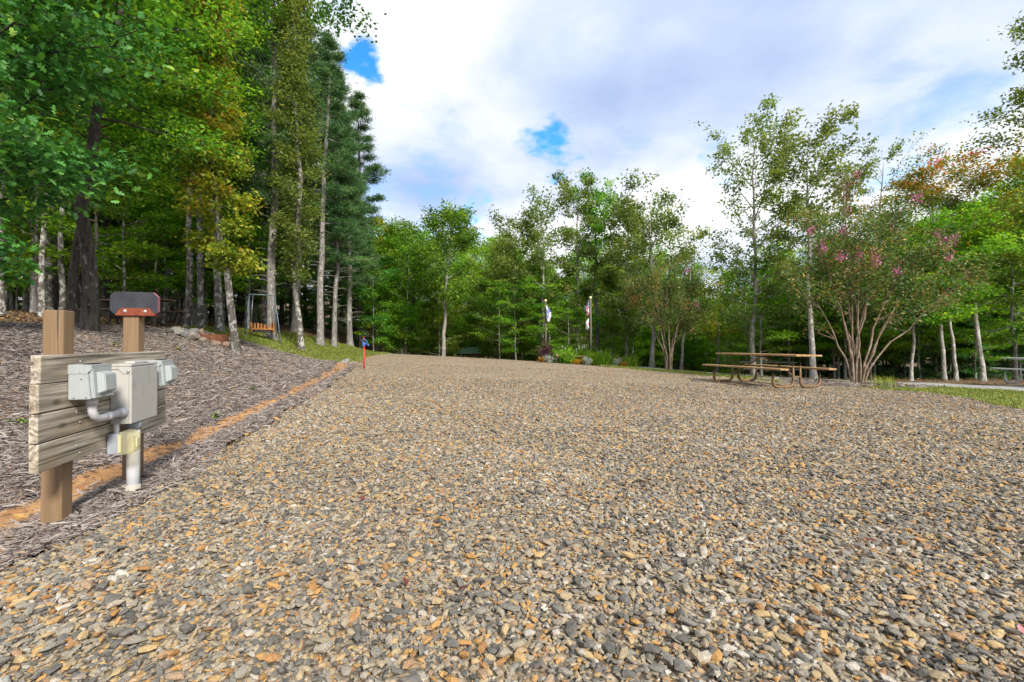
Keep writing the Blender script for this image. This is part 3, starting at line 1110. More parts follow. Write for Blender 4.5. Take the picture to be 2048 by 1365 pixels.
# ------------------------------------------------------------------ trees
G1, G2, G3 = (0.012, 0.040, 0.008), (0.028, 0.085, 0.014), (0.070, 0.150, 0.022)
M_LEAF = {
    'green': leaf_mat('leaf_green', [(0.0, (0.0361, 0.1085, 0.0139)), (0.35, (0.0905, 0.2287, 0.0244)), (0.65, (0.1961, 0.3732, 0.0383)), (0.9, (0.3468, 0.4936, 0.0522)), (1.0, (0.5124, 0.5537, 0.0696))]),
    'bright': leaf_mat('leaf_bright', [(0.0, (0.0634, 0.1702, 0.0156)), (0.4, (0.1392, 0.3202, 0.0260)), (0.7, (0.2531, 0.4602, 0.0364)), (1.0, (0.5064, 0.6003, 0.0585))], 0.55),
    'dark': leaf_mat('leaf_dark', [(0.0, (0.0277, 0.0991, 0.0205)), (0.5, (0.0666, 0.2097, 0.0369)), (0.85, (0.1523, 0.3494, 0.0615)), (1.0, (0.2765, 0.4075, 0.0718))], 0.3),
    'sage': leaf_mat('leaf_sage', [(0.0, (0.065, 0.115, 0.026)), (0.4, (0.145, 0.225, 0.050)), (0.7, (0.23, 0.30, 0.072)), (0.92, (0.31, 0.33, 0.085)), (1.0, (0.35, 0.29, 0.085))], 0.5),
    'olive': leaf_mat('leaf_olive', [(0.0, (0.0661, 0.1452, 0.0172)), (0.4, (0.1758, 0.3027, 0.0315)), (0.7, (0.3297, 0.4357, 0.0501)), (0.9, (0.5055, 0.5084, 0.0644)), (1.0, (0.5713, 0.4116, 0.0572))], 0.4),
    'yellow': leaf_mat('leaf_yellow', [(0.0, (0.0635, 0.1449, 0.0185)), (0.3, (0.1651, 0.2725, 0.0264)), (0.55, (0.3430, 0.3918, 0.0330)), (0.8, (0.4826, 0.3747, 0.0330)), (1.0, (0.5080, 0.2214, 0.0264))], 0.4),
    'red': leaf_mat('leaf_red', [(0.0, (0.0810, 0.1552, 0.0203)), (0.3, (0.1890, 0.2484, 0.0270)), (0.55, (0.4050, 0.3105, 0.0338)), (0.75, (0.5130, 0.1708, 0.0338)), (1.0, (0.4860, 0.0544, 0.0405))], 0.4),
    'pine': leaf_mat('pine_needles', [(0.0, (0.0240, 0.0667, 0.0216)), (0.5, (0.0600, 0.1417, 0.0408)), (0.85, (0.1301, 0.2252, 0.0600)), (1.0, (0.2401, 0.2668, 0.0600))], 0.2, 0.55),
    'myrtle': leaf_mat('leaf_myrtle', [(0.0, (0.0443, 0.0997, 0.0261)), (0.4, (0.0974, 0.1744, 0.0406)), (0.7, (0.1948, 0.2326, 0.0580)), (0.88, (0.3542, 0.2326, 0.0725)), (1.0, (0.4250, 0.1496, 0.0725))], 0.35),
    'flower': leaf_mat('myrtle_flower', [(0.0, (0.32, 0.06, 0.20)), (0.5, (0.46, 0.13, 0.32)), (1.0, (0.60, 0.28, 0.46))], 0.3),
    'purple': leaf_mat('leaf_purple', [(0.0, (0.04, 0.012, 0.018)), (0.5, (0.10, 0.03, 0.04)), (1.0, (0.20, 0.09, 0.08))], 0.3),
    'silver': leaf_mat('leaf_silver', [(0.0, (0.25, 0.29, 0.27)), (1.0, (0.55, 0.58, 0.56))], 0.2),
    'orangefl': leaf_mat('flower_orange', [(0.0, (0.10, 0.12, 0.02)), (0.4, (0.40, 0.22, 0.02)), (1.0, (0.62, 0.26, 0.02))], 0.2),
    'whitefl': leaf_mat('flower_white', [(0.0, (0.55, 0.55, 0.48)), (1.0, (0.80, 0.80, 0.76))], 0.2),
}
M_BARK = {
    'dark': bark_mat('bark_dark', (0.022, 0.018, 0.016), (0.070, 0.060, 0.052), (0.20, 0.20, 0.18), 0.15),
    'mott': bark_mat('bark_mottled', (0.040, 0.034, 0.030), (0.115, 0.100, 0.088), (0.36, 0.36, 0.32), 0.62),
    'grey': bark_mat('bark_grey', (0.085, 0.078, 0.070), (0.20, 0.185, 0.165), (0.34, 0.33, 0.31), 0.4),
    'pale': bark_mat('bark_pale', (0.14, 0.125, 0.105), (0.30, 0.275, 0.24), (0.46, 0.45, 0.42), 0.6),
    'tan': bark_mat('bark_tan', (0.11, 0.075, 0.048), (0.21, 0.155, 0.108), (0.30, 0.245, 0.19), 0.5),
}


class Geo:
    def __init__(self):
        self.V, self.Q, self.n = [], [], 0

    def tube(self, pts, rad, n):
        V, Q, _ = tube_np(pts, rad, n, cap=False)
        self.V.append(V)
        self.Q.append(Q + self.n)
        self.n += len(V)

    def mesh(self, name):
        return np_mesh(name, np.concatenate(self.V), np.concatenate(self.Q), 4, smooth=True)


def unit(v):
    return v / (np.linalg.norm(v, axis=-1, keepdims=True) + 1e-9)


def leaves_mesh(name, P, D, size, rng, shape='diamond', tint=None, upbias=1.0, wid=0.62):
    """P points, D growth directions"""
    n = len(P)
    size = size * rng.uniform(0.65, 1.35, n)[:, None]
    if tint is None:
        tint = rng.random(n)
    if shape == 'needle':
        d = unit(D)
        w = unit(np.cross(d, rng.normal(size=(n, 3)))) * size * wid
        V = np.stack([P - w, P + w, P + d * size], 1).reshape(-1, 3)
        T = np.arange(3 * n).reshape(n, 3)
        return np_mesh(name, V, T, 3, {'tint': ('FLOAT', np.repeat(tint, 3))})
    nrm = unit(rng.normal(size=(n, 3)) * 0.75 + np.array((0, 0, upbias)))
    d = unit(D - nrm * np.sum(D * nrm, 1, keepdims=True) + rng.normal(size=(n, 3)) * 0.15)
    s = np.cross(nrm, d)
    if shape == 'diamond':
        fold = nrm * size * 0.10
        V = np.stack([P, P + d * size * 0.45 + s * size * wid * 0.5 + fold, P + d * size, P + d * size * 0.45 - s * size * wid * 0.5 + fold], 1).reshape(-1, 3)
        Q = np.arange(4 * n).reshape(n, 4)
        return np_mesh(name, V, Q, 4, {'tint': ('FLOAT', np.repeat(tint, 4))})
    # lobed oak leaf, 12 outline points round a centre line: three rows of lobes
    o = [(0.0, 0.0), (0.18, 0.10), (0.30, 0.34), (0.42, 0.13), (0.60, 0.40), (0.66, 0.14), (0.86, 0.22), (1.0, 0.0)]
    prof = o + [(a, -b) for a, b in o[-2:0:-1]]
    m = len(prof)
    rows = []
    for a, b in prof:
        rows.append(P + d * size * a + s * size * b * 0.95 + nrm * size * (abs(b) * 0.25 - 0.12 * a * a))
    rows.append(P + d * size * 0.5)
    V = np.stack(rows, 1).reshape(-1, 3)
    k = np.arange(m)
    tri = np.stack([np.full(m, m), k, (k + 1) % m], -1)
    T = (tri[None] + (np.arange(n) * (m + 1))[:, None, None]).reshape(-1, 3)
    return np_mesh(name, V, T, 3, {'tint': ('FLOAT', np.repeat(tint, m + 1))})


def prof_fn(kind, t):
    """crown half width along the crown (0 base .. 1 top), relative"""
    if kind == 'oval':
        return 0.35 + 0.65 * math.sin(math.pi * min(1, 0.12 + 0.83 * t))
    if kind == 'cone':
        return (1 - t) ** 0.75 * (0.65 + 0.35 * min(1, t * 5)) + 0.06
    if kind == 'vase':
        return 0.35 + 0.65 * math.sin(math.pi * min(1, 0.25 + 0.6 * t))
    if kind == 'column':
        return 0.75 + 0.25 * math.sin(7 * t) if t < 0.85 else 0.75 * (1 - t) / 0.15 + 0.1
    return 1.0


def gen_tree(seed, H, r0, crown0=0.35, nprim=20, width=2.0, prof='oval', el=(10, 55), nsub=5, nleaf=8000, leaf=0.10, spread=0.28, lean=(0, 0), wob=0.006,
             shape='diamond', flat=0.6, dead=0, droop=0.0, forks=0, upbias=1.0, side=None, tint_top=0.0, tint0=0.45, bare=0.0, wid=0.62, cur=0.0, sub_len=0.5):
    rng = np.random.default_rng(seed)
    g = Geo()
    nt = 15
    t = np.linspace(0, 1, nt)
    wx = np.cumsum(rng.normal(0, wob, nt)) * H
    wy = np.cumsum(rng.normal(0, wob, nt)) * H
    wx -= wx[0]
    wy -= wy[0]
    wx *= np.minimum(1, t * 4)
    wy *= np.minimum(1, t * 4)
    tr = np.stack([lean[0] * (t + cur * np.sin(np.pi * t)) + wx * (1 - t * 0.5), lean[1] * t + wy * (1 - t * 0.5), H * t - 0.12 * (t == 0)], -1)
    rad = r0 * (1 - t) ** 0.75 * (1 + 0.55 * np.exp(-t * H / 0.28)) + 0.008
    zf = np.concatenate([[0, 0.10, 0.25, 0.5], H * t[1:]])      # extra rings for the root flare
    zf = zf[np.argsort(zf)]
    tz = zf / H
    trf = np.stack([np.interp(tz, t, tr[:, 0]), np.interp(tz, t, tr[:, 1]), zf], -1)
    trf[0, 2] = -0.25
    rf = r0 * (1 - tz) ** 0.75 * (1 + 0.6 * np.exp(-zf / 0.22)) + 0.008
    g.tube(trf, rf, 10)

    def trunk_at(u):
        return np.array([np.interp(u, t, tr[:, i]) for i in range(3)]), float(np.interp(u, t, rad))
    A, AD = [], []        # leaf anchors and directions
    az0 = rng.uniform(0, 6.28)
    for i in range(dead):
        u = rng.uniform(0.12, crown0 + 0.12)
        p, r = trunk_at(u)
        a = rng.uniform(0, 6.28)
        L = rng.uniform(0.25, 0.75) * min(width, 1.6)
        d = np.array((math.cos(a), math.sin(a), rng.uniform(-0.1, 0.35)))
        pts = [p, p + d * L * 0.5, p + d * L + (0, 0, -0.1 * L)]
        g.tube(pts, [0.018, 0.012, 0.004], 4)
    prims = []
    for i in range(nprim):
        u = (i + rng.uniform(0.1, 0.9)) / nprim
        if rng.random() < bare:
            continue
        tt = crown0 + (1 - crown0) * u * 0.97
        p, r = trunk_at(tt)
        a = az0 + i * 2.4 + rng.normal(0, 0.35)
        if side is not None:
            a = side[0] + rng.normal(0, side[1])
        L = width * prof_fn(prof, u) * rng.uniform(0.7, 1.15)
        e = R(el[0] + (el[1] - el[0]) * u + rng.normal(0, 8))
        prims.append((p, r, a, e, L, u))
    for p, r, a, e, L, u in prims:
        L3 = L / max(0.35, math.cos(e))
        L3 = min(L3, L * 1.8)
        d = np.array((math.cos(a) * math.cos(e), math.sin(a) * math.cos(e), math.sin(e)))
        n = 6
        s = np.linspace(0, 1, n)
        pts = p + d * (s * L3)[:, None]
        pts[:, 2] += -droop * L3 * s ** 2 + (0.12 if droop <= 0 else 0) * L3 * s ** 2
        pts[1:] += rng.normal(0, 0.035 * L3, (n - 1, 3)) * np.linspace(0.4, 1, n - 1)[:, None]
        br = min(r * 0.55, 0.008 + 0.013 * L3)
        g.tube(pts, br * (1 - s * 0.88), 5)
        A.append(pts[-1:])
        AD.append((pts[-1:] - pts[-2:-1]))
        for j in range(nsub):
            v = 0.25 + 0.72 * (j + rng.uniform(0, 1)) / nsub
            q = np.array([np.interp(v, s, pts[:, c]) for c in range(3)])
            sg = 1 if j % 2 else -1
            a2 = a + sg * rng.uniform(0.5, 1.15)
            e2 = e * 0.6 + rng.normal(0, 0.25) * flat
            L2 = L3 * sub_len * rng.uniform(0.55, 1.1) * (1.15 - 0.6 * v)
            d2 = np.array((math.cos(a2) * math.cos(e2), math.sin(a2) * math.cos(e2), math.sin(e2)))
            s2 = np.linspace(0, 1, 4)
            pt2 = q + d2 * (s2 * L2)[:, None]
            pt2[1:] += rng.normal(0, 0.05 * L2, (3, 3))
            g.tube(pt2, br * 0.38 * (1 - s2 * 0.85), 3)
            A.append(pt2[1:])
            AD.append(np.repeat(d2[None], 3, 0))
    A = np.concatenate(A)
    AD = np.concatenate(AD)
    kz = min(1.0, H / np.percentile(A[:, 2], 99.6))
    A[:, 2] *= kz
    for v_ in g.V:
        v_[:, 2] *= kz
    trunk = g.mesh('trunk')
    w = rng.gamma(1.3, 1.0, len(A))
    ii = rng.choice(len(A), nleaf, p=w / w.sum())
    off = rng.normal(0, 1, (nleaf, 3)) * spread * np.array((1, 1, flat))
    P = A[ii] + off
    D = unit(AD[ii]) * 0.5 + rng.normal(0, 0.6, (nleaf, 3)) + np.array((0, 0, -0.35))
    ctint = rng.normal(0, 0.16, len(A))[ii]
    tint = np.clip(tint0 + ctint + rng.normal(0, 0.15, nleaf) + tint_top * (P[:, 2] / H - 0.6), 0, 1)
    if shape == 'needle':
        D = unit(AD[ii]) * 0.7 + rng.normal(0, 0.75, (nleaf, 3)) + np.array((0, 0, 0.15))
    crown = leaves_mesh('crown', P, D, leaf, rng, shape, tint, upbias, wid)
    return trunk, crown


def place_tree(name, label, cat, geo, loc, mats, rz=0.0, scale=1.0, group=None):
    root = thing(name, label, cat, loc, rz, group)
    root.scale = (scale, scale, scale)
    tr = bpy.data.objects.new('trunk', geo[0])
    cr = bpy.data.objects.new('crown', geo[1])
    for o, me, m in ((tr, geo[0], mats[0]), (cr, geo[1], mats[1])):
        COL.objects.link(o)
        o.parent = root
        if not me.materials:
            me.materials.append(None)
        o.material_slots[0].link = 'OBJECT'
        o.material_slots[0].material = m
    return root


SEED = [1000]


def hero(name, label, px, depth, top, r, leafm, barkm, cat='tree', base_px=None, **kw):
    SEED[0] += 17
    b = at(px, depth)
    zt = height_at(top[1], depth)
    H = zt - b.z
    lean = ((top[0] - px) / F * depth, kw.pop('leany', 0.0))
    geo = gen_tree(SEED[0], H, r, lean=lean, **kw)
    return place_tree(name, label, cat, geo, b, (M_BARK[barkm], M_LEAF[leafm]))


# --- right side, tall and airy trees
AIRY = dict(crown0=0.22, nprim=28, prof='vase', el=(15, 62), nsub=6, leaf=0.12, spread=0.135, flat=0.8, upbias=0.6, sub_len=0.45)
hero('tulip_tree', 'tall airy tree with pale straight trunk rising behind the picnic table', 1508, 20, (1514, 222), 0.10, 'sage', 'pale', width=1.9, nleaf=9500, **AIRY)
hero('tulip_tree', 'tall airy tree with pale trunk between the picnic table and crape myrtle', 1627, 17, (1612, 228), 0.10, 'sage', 'pale', width=1.6, nleaf=10500, **{**AIRY, 'crown0': 0.40})
hero('tulip_tree', 'thin sparse-crowned tree poking above the crape myrtle', 1745, 24, (1768, 285), 0.11, 'sage', 'pale', width=1.6, nleaf=3000, **{**AIRY, 'crown0': 0.5, 'nprim': 14})
hero('maple_tree', 'maple turning red and orange at its top, behind the crape myrtle', 1888, 16.8, (1878, 315), 0.062, 'red', 'pale', width=2.1, nleaf=17000, crown0=0.33, nprim=24, prof='oval', el=(5, 50), nsub=6, leaf=0.10, spread=0.22, flat=0.35, tint_top=1.3, tint0=0.12, upbias=1.6)
hero('maple_tree', 'twin-stemmed maple with bare top twigs and scattered red leaves', 1966, 16.3, (1958, 285), 0.066, 'red', 'pale', width=2.0, nleaf=9500, crown0=0.35, nprim=22, prof='oval', el=(5, 55), nsub=6, leaf=0.10, spread=0.2, flat=0.3, tint_top=1.0, tint0=0.14, upbias=1.6, bare=0.1)
hero('oak_tree', 'tall oak at the right edge with boughs reaching over the road', 2165, 15.5, (2165, -40), 0.16, 'sage', 'grey', width=2.1, nleaf=17000, crown0=0.30, nprim=30, prof='oval', el=(-5, 50), nsub=7, leaf=0.12, spread=0.25, flat=0.5)
hero('maple_tree', 'slim green maple with the leftmost of the pale trunks along the road edge', 1822, 16.6, (1828, 440), 0.045, 'bright', 'pale', width=1.6, nleaf=9000, crown0=0.35, nprim=18, el=(0, 40), leaf=0.10, spread=0.2, flat=0.3, upbias=1.6)
hero('maple_tree', 'leaning pale-trunked green maple right of the mottled one by the road', 1912, 16.4, (1890, 430), 0.05, 'bright', 'pale', width=1.9, nleaf=10000, crown0=0.38, nprim=18, el=(0, 40), leaf=0.10, spread=0.2, flat=0.3, upbias=1.6)
hero('maple_tree', 'green maple with low yellowing boughs at the far right of the road', 2030, 17, (2030, 395), 0.055, 'green', 'grey', width=2.3, nleaf=15000, crown0=0.18, nprim=22, el=(-5, 35), leaf=0.10, spread=0.2, flat=0.25, upbias=1.8)
# --- middle
hero('maple_tree', 'broad-crowned tree with pale forked trunk standing alone at the gravel crest', 886, 29, (905, 420), 0.13, 'green', 'pale', width=2.0, nleaf=11250, crown0=0.40, nprim=20, prof='oval', el=(20, 60), nsub=6, leaf=0.16, spread=0.26, flat=0.6)
hero('maple_tree', 'dense round green tree left of the pale forked trunk', 832, 33, (828, 440), 0.14, 'green', 'dark', width=2.4, nleaf=12000, crown0=0.2, nprim=22, el=(5, 50), nsub=6, leaf=0.16, spread=0.3, flat=0.5)
hero('poplar_tree', 'slender yellow-green tree with pale trunk beside the pine edge', 752, 34, (758, 440), 0.09, 'yellow', 'pale', width=0.9, nleaf=3750, crown0=0.35, nprim=22, prof='column', el=(30, 65), nsub=4, leaf=0.16, spread=0.2)
hero('poplar_tree', 'second slender pale-trunked tree from the pine edge', 764, 35, (782, 462), 0.08, 'olive', 'pale', width=0.9, nleaf=3375, crown0=0.35, nprim=20, prof='column', el=(30, 65), nsub=4, leaf=0.16, spread=0.2)
hero('tulip_tree', 'sparse tall tree just above the left flagpole', 1088, 30, (1084, 388), 0.10, 'sage', 'pale', width=1.15, nleaf=4500, crown0=0.42, nprim=20, prof='vase', el=(30, 65), nsub=5, leaf=0.16, spread=0.2, flat=0.9, upbias=0.6)
hero('tulip_tree', 'tall dark-trunked tree left of the twin peaks behind the flags', 1160, 30, (1152, 352), 0.13, 'sage', 'grey', width=1.5, nleaf=9750, crown0=0.26, nprim=24, prof='vase', el=(15, 62), nsub=5, leaf=0.16, spread=0.2, flat=0.8, upbias=0.6)
hero('tulip_tree', 'tall full tree, tallest above the right flagpole', 1194, 31, (1206, 348), 0.14, 'green', 'grey', width=1.7, nleaf=10500, crown0=0.26, nprim=24, prof='vase', el=(15, 62), nsub=5, leaf=0.16, spread=0.2, flat=0.8, upbias=0.6)
hero('tulip_tree', 'mid-height olive tree between the flag peaks and the wide tree', 1252, 29, (1256, 408), 0.11, 'sage', 'grey', width=1.5, nleaf=8625, crown0=0.2, nprim=22, prof='vase', el=(15, 60), nsub=5, leaf=0.16, spread=0.2, flat=0.8, upbias=0.6)
hero('tulip_tree', 'wide tall tree behind the smaller crape myrtle, one long bough to the right', 1303, 27, (1302, 372), 0.14, 'sage', 'grey', width=2.8, nleaf=14250, crown0=0.24, nprim=26, prof='vase', el=(12, 60), nsub=6, leaf=0.16, spread=0.2, flat=0.8, upbias=0.6)
hero('tulip_tree', 'olive green tree left of the sparse tree over the left flagpole', 1028, 31, (1034, 432), 0.13, 'sage', 'dark', width=2.0, nleaf=10500, crown0=0.2, nprim=22, prof='vase', el=(15, 60), nsub=5, leaf=0.16, spread=0.24, flat=0.8)
hero('birch_tree', 'half-bare pale leaning tree above the smaller crape myrtle', 1362, 26, (1392, 455), 0.08, 'olive', 'pale', width=1.6, nleaf=1350, crown0=0.35, nprim=18, prof='vase', el=(25, 60), nsub=5, leaf=0.11, spread=0.2, flat=0.9)
hero('poplar_tree', 'small yellow-green tree in the gap of sky left of the picnic table', 1432, 27, (1436, 535), 0.09, 'yellow', 'grey', width=1.4, nleaf=3150, crown0=0.4, nprim=16, prof='oval', el=(10, 55), nsub=5, leaf=0.16, spread=0.22)
# --- left edge of the woods
hero('oak_tree', 'big dark leaning oak trunk behind the two tan posts', 178, 9.0, (240, -330), 0.125, 'green', 'dark', width=2.1, nleaf=19000, crown0=0.46, nprim=34, prof='vase', el=(-5, 50), nsub=7, leaf=0.105, spread=0.25, flat=0.4, upbias=1.3, wob=0.009)
hero('oak_tree', 'thinner dark oak trunk crooked beside the big leaning oak', 146, 10.5, (150, -250), 0.085, 'green', 'dark', width=2.4, nleaf=15000, crown0=0.33, nprim=24, prof='oval', el=(0, 50), nsub=6, leaf=0.105, spread=0.25, flat=0.4, upbias=1.3, wob=0.012)
hero('maple_tree', 'slender tree wrapped in orange and yellow leaves beside the fire ring', 474, 11.6, (428, -120), 0.085, 'yellow', 'mott', width=0.7, nleaf=19000, crown0=0.20, nprim=44, prof='column', el=(-5, 35), nsub=5, leaf=0.10, spread=0.16, flat=0.7, tint_top=0.2, tint0=0.50, wob=0.008)
hero('gum_tree', 'slender leafy green column tree between the pine trunks', 603, 17.5, (588, -90), 0.10, 'sage', 'mott', width=0.8, nleaf=20000, crown0=0.18, nprim=44, prof='column', el=(5, 45), nsub=5, leaf=0.10, spread=0.2, flat=0.8, wob=0.008)
for px, d, tp, r, w, nl, lab in (
        (543, 18, (553, -60), 0.17, 1.7, 42000, 'thick straight pine trunk behind the swing set'),
        (640, 21.5, (650, 60), 0.155, 2.0, 46000, 'tall grey pine with bare lower limbs, right of the leafy column tree'),
        (668, 23, (690, 265), 0.12, 1.7, 36000, 'slightly leaning slim pine near the lawn strip'),
        (700, 27, (705, 330), 0.17, 1.9, 42000, 'dark pine whose boughs form the right edge of the left woods'),
        (722, 32, (722, 430), 0.15, 1.5, 30000, 'lower dark pine last in line beside the pale slender trees')):
    hero('pine_tree', lab, px, d, tp, r, 'pine', 'grey', width=w, nleaf=nl, crown0=0.30 if px > 690 else 0.36, nprim=44, prof='cone' if px > 560 else 'oval', el=(-4, 30), nsub=7,
         leaf=0.15, spread=0.15, shape='needle', flat=0.4, dead=26, wid=0.075, wob=0.004, sub_len=0.42)
hero('pine_tree', 'tall dark pine deep behind the leafy column tree', 590, 25, (600, 20), 0.2, 'pine', 'grey', width=2.6, nleaf=46000, crown0=0.34, nprim=44, prof='cone', el=(-4, 30), nsub=7, leaf=0.17, spread=0.17, shape='needle', flat=0.4, dead=26, wid=0.075, wob=0.004, sub_len=0.42)
for px, d, r, bk, tp, lab in (
        (375, 15.8, 0.10, 'mott', (362, -260), 'mottled tree directly left of the fire ring'),
        (402, 15.4, 0.10, 'mott', (410, -240), 'lichen-spotted tree behind the left end of the fire ring'),
        (440, 15.6, 0.11, 'mott', (436, -200), 'lichen-spotted trunk behind the middle of the fire ring'),
        (84, 15.0, 0.08, 'mott', (86, -260), 'pale mottled trunk left of the nearer tan post'),
        (124, 15.6, 0.08, 'mott', (134, -240), 'pale mottled trunk just behind the nearer tan post'),
        (4, 14.0, 0.085, 'mott', (2, -300), 'mottled trunk cut by the left edge of the picture')):
    hero('maple_tree', lab, px, d, tp, r, 'green', bk, width=1.8, nleaf=11000, crown0=0.36, nprim=24, prof='oval', el=(0, 45), nsub=6, leaf=0.11, spread=0.25, flat=0.35, upbias=1.4)

# the near oak whose trunk stands just outside the frame on the left: lobed leaves overhang
oak_near = at(-215, 6.4)
geo = gen_tree(4242, 7.6, 0.17, crown0=0.13, nprim=30, width=2.35, prof='oval', el=(2, 45), nsub=7, nleaf=11000, leaf=0.13, spread=0.22, shape='lobed', flat=0.35, upbias=1.0, side=(0.25, 0.75), sub_len=0.5)
place_tree('oak_tree', 'near oak with large lobed leaves hanging into the upper left corner', 'tree', geo, oak_near, (M_BARK['dark'], M_LEAF['dark']))

# --- filler trees, shared shapes
PROTO = {}
for i in range(4):
    PROTO['tall', i] = gen_tree(50 + i, 18.0, 0.105, crown0=0.30, nprim=30, width=3.0, prof='oval', el=(5, 50), nsub=6, nleaf=11500, leaf=0.17, spread=0.34, flat=0.4, upbias=1.3)
    PROTO['mid', i] = gen_tree(70 + i, 12.0, 0.075, crown0=0.19, nprim=24, width=2.1, prof='vase', el=(10, 58), nsub=6, nleaf=8600, leaf=0.165, spread=0.25, flat=0.6, upbias=1.0)
    PROTO['sap', i] = gen_tree(90 + i, 4.5, 0.035, crown0=0.22, nprim=16, width=1.5, prof='oval', el=(5, 35), nsub=6, nleaf=5200, leaf=0.10, spread=0.16, flat=0.22, upbias=2.2)
for i in range(2):
    PROTO['pine', i] = gen_tree(110 + i, 17.0, 0.17, crown0=0.32, nprim=42, width=2.2, prof='cone', el=(-4, 30), nsub=7, nleaf=34000, leaf=0.2, spread=0.18, shape='needle', flat=0.4, dead=22, wid=0.08, sub_len=0.42)
    PROTO['hem', i] = gen_tree(120 + i, 6.5, 0.07, crown0=0.04, nprim=44, width=1.9, prof='cone', el=(-12, 18), nsub=8, nleaf=30000, leaf=0.15, spread=0.13, shape='needle', flat=0.25, droop=0.15, wid=0.10, sub_len=0.45)

fr = random.Random(11)
SKY = np.array([(700, 460), (740, 470), (800, 460), (850, 450), (900, 455), (960, 470), (1000, 475), (1050, 490), (1100, 500), (1150, 500), (1200, 495), (1260, 500), (1320, 505), (1380, 535),
                (1420, 590), (1460, 600), (1490, 555), (1560, 500), (1600, 500), (1680, 480), (1750, 450), (1850, 420), (1950, 400), (2048, 340), (2300, 250)])


def sky_y(px):
    return float(np.interp(px, SKY[:, 0], SKY[:, 1]))


LANDMARKS = [(0, 'at the left edge of the left woods'), (150, 'behind the nearer tan post'), (260, 'behind the sign plate'), (350, 'left of the fire ring'), (450, 'behind the fire ring'), (520, 'left of the swing set'), (580, 'right of the swing set'),
             (650, 'among the pine trunks'), (745, 'at the right end of the pines'), (800, 'left of the dense round tree'), (870, 'left of the pale forked trunk'), (915, 'right of the pale forked trunk'), (975, 'behind the green-roofed shelter'),
             (1060, 'between the shelter and left flagpole'), (1130, 'behind the left flagpole'), (1210, 'behind the right flagpole'), (1290, 'behind the right end of the rail fence'), (1370, 'behind the smaller crape myrtle'),
             (1450, 'left of the picnic table'), (1560, 'behind the left half of the picnic table'), (1660, 'behind the right half of the picnic table'), (1760, 'behind the large crape myrtle'),
             (1850, 'just right of the large crape myrtle'), (1940, 'left of the twin-stemmed maple'), (2040, 'behind the pale grey table'), (9999, 'beyond the right end of the side road')]
LEAFW = {'green': 'green', 'bright': 'bright green', 'dark': 'dark green', 'olive': 'olive-green', 'yellow': 'yellowing', 'pine': 'blue-green'}
BARKW = {'mott': 'mottled', 'grey': 'grey', 'dark': 'dark', 'pale': 'pale'}
KINDW = {'tall': 'tall tree', 'mid': 'slim tree', 'sap': 'layered sapling', 'pine': 'pine', 'hem': 'evergreen'}


LAB_GROUP = {}


def filler(kind, H0, n, pxr, dr, leafs, barks, label, group, name, hmul=None, fit=False, cat='tree', avoid=None):
    made = 0
    for i in range(n):
        px = pxr[0] + (pxr[1] - pxr[0]) * (i + fr.uniform(0.1, 0.9)) / n
        d = fr.uniform(*dr)
        b = at(px, d)
        if (895 < px < 990 and d < 41) or (838 < px < 880 and d < 43):
            continue
        if float(s_gravel(np.array(b.x), np.array(b.y))) > -0.6 or float(s_road(np.array(b.x), np.array(b.y))) > -0.5:
            continue
        if float(s_lawn_left(np.array(b.x), np.array(b.y))) > -0.2 or float(s_mulch(np.array(b.x), np.array(b.y))) > -0.3:
            continue
        if float(s_lawn_right(np.array(b.x), np.array(b.y))) > -0.2 or float(s_garden(np.array(b.x), np.array(b.y))) > -0.1:
            continue
        if fit:
            zt = height_at(sky_y(px) - 14 + fr.uniform(0, 80), d)
            sc = max(0.35, (zt - b.z) / H0)
        else:
            sc = fr.uniform(*hmul)
        nk = 2 if kind in ('pine', 'hem') else 4
        bk, lf = fr.choice(barks), fr.choice(leafs)
        where = next(w for p_, w in LANDMARKS if px < p_)
        size = 'low' if sc < 0.9 else ('' if sc < 1.2 else 'large') if kind in ('sap', 'hem') else ('tall' if fit and sc > 1.1 else '')
        lab = ('%s %s %s with %s trunk %s' % (size, LEAFW[lf], KINDW[kind], BARKW[bk], where)).strip()
        grp = LAB_GROUP.setdefault(lab, group)
        place_tree(name, lab, cat, PROTO[kind, fr.randrange(nk)], b, (M_BARK[bk], M_LEAF[lf]), fr.uniform(0, 6.28), sc, grp)
        made += 1
    return made


nf = 0
LAB = 'one of the many mottled trunks in the dark woods behind the fire ring'
nf += filler('tall', 18, 24, (-120, 480), (17, 26), ['green', 'green', 'dark', 'olive'], ['mott', 'grey', 'dark'], LAB, 'trees deep in the left woods', 'woodland_tree', (0.95, 1.3))
nf += filler('tall', 18, 28, (-160, 540), (26, 40), ['green', 'dark', 'dark'], ['mott', 'grey', 'dark'], LAB, 'trees deep in the left woods', 'woodland_tree', (1.1, 1.45))
nf += filler('tall', 18, 26, (-200, 600), (40, 62), ['dark', 'green'], ['grey', 'dark'], LAB, 'trees deep in the left woods', 'woodland_tree', (1.1, 1.5))
nf += filler('pine', 17, 12, (420, 730), (28, 46), ['pine'], ['grey', 'dark'], 'pine standing back among the trunks left of the lawn strip', 'pines in the left woods', 'pine_tree', (1.0, 1.25))
nf += filler('sap', 4.5, 26, (-60, 640), (15, 24), ['bright', 'green'], ['grey', 'mott'], 'young tree with flat bright green leaf layers in the left woods', 'saplings in the left woods', 'sapling', (0.9, 1.7))
nf += filler('sap', 4.5, 24, (-60, 740), (24, 40), ['bright', 'green', 'dark'], ['grey', 'mott'], 'young tree with flat bright green leaf layers in the left woods', 'saplings in the left woods', 'sapling', (1.0, 2.0))
MLAB = 'slim tree in the mixed woods beyond the gravel crest'
nf += filler('mid', 12, 36, (735, 1480), (30, 37), ['bright', 'bright', 'olive', 'green'], ['grey', 'pale', 'dark'], MLAB, 'trees beyond the gravel crest', 'woodland_tree', fit=True)
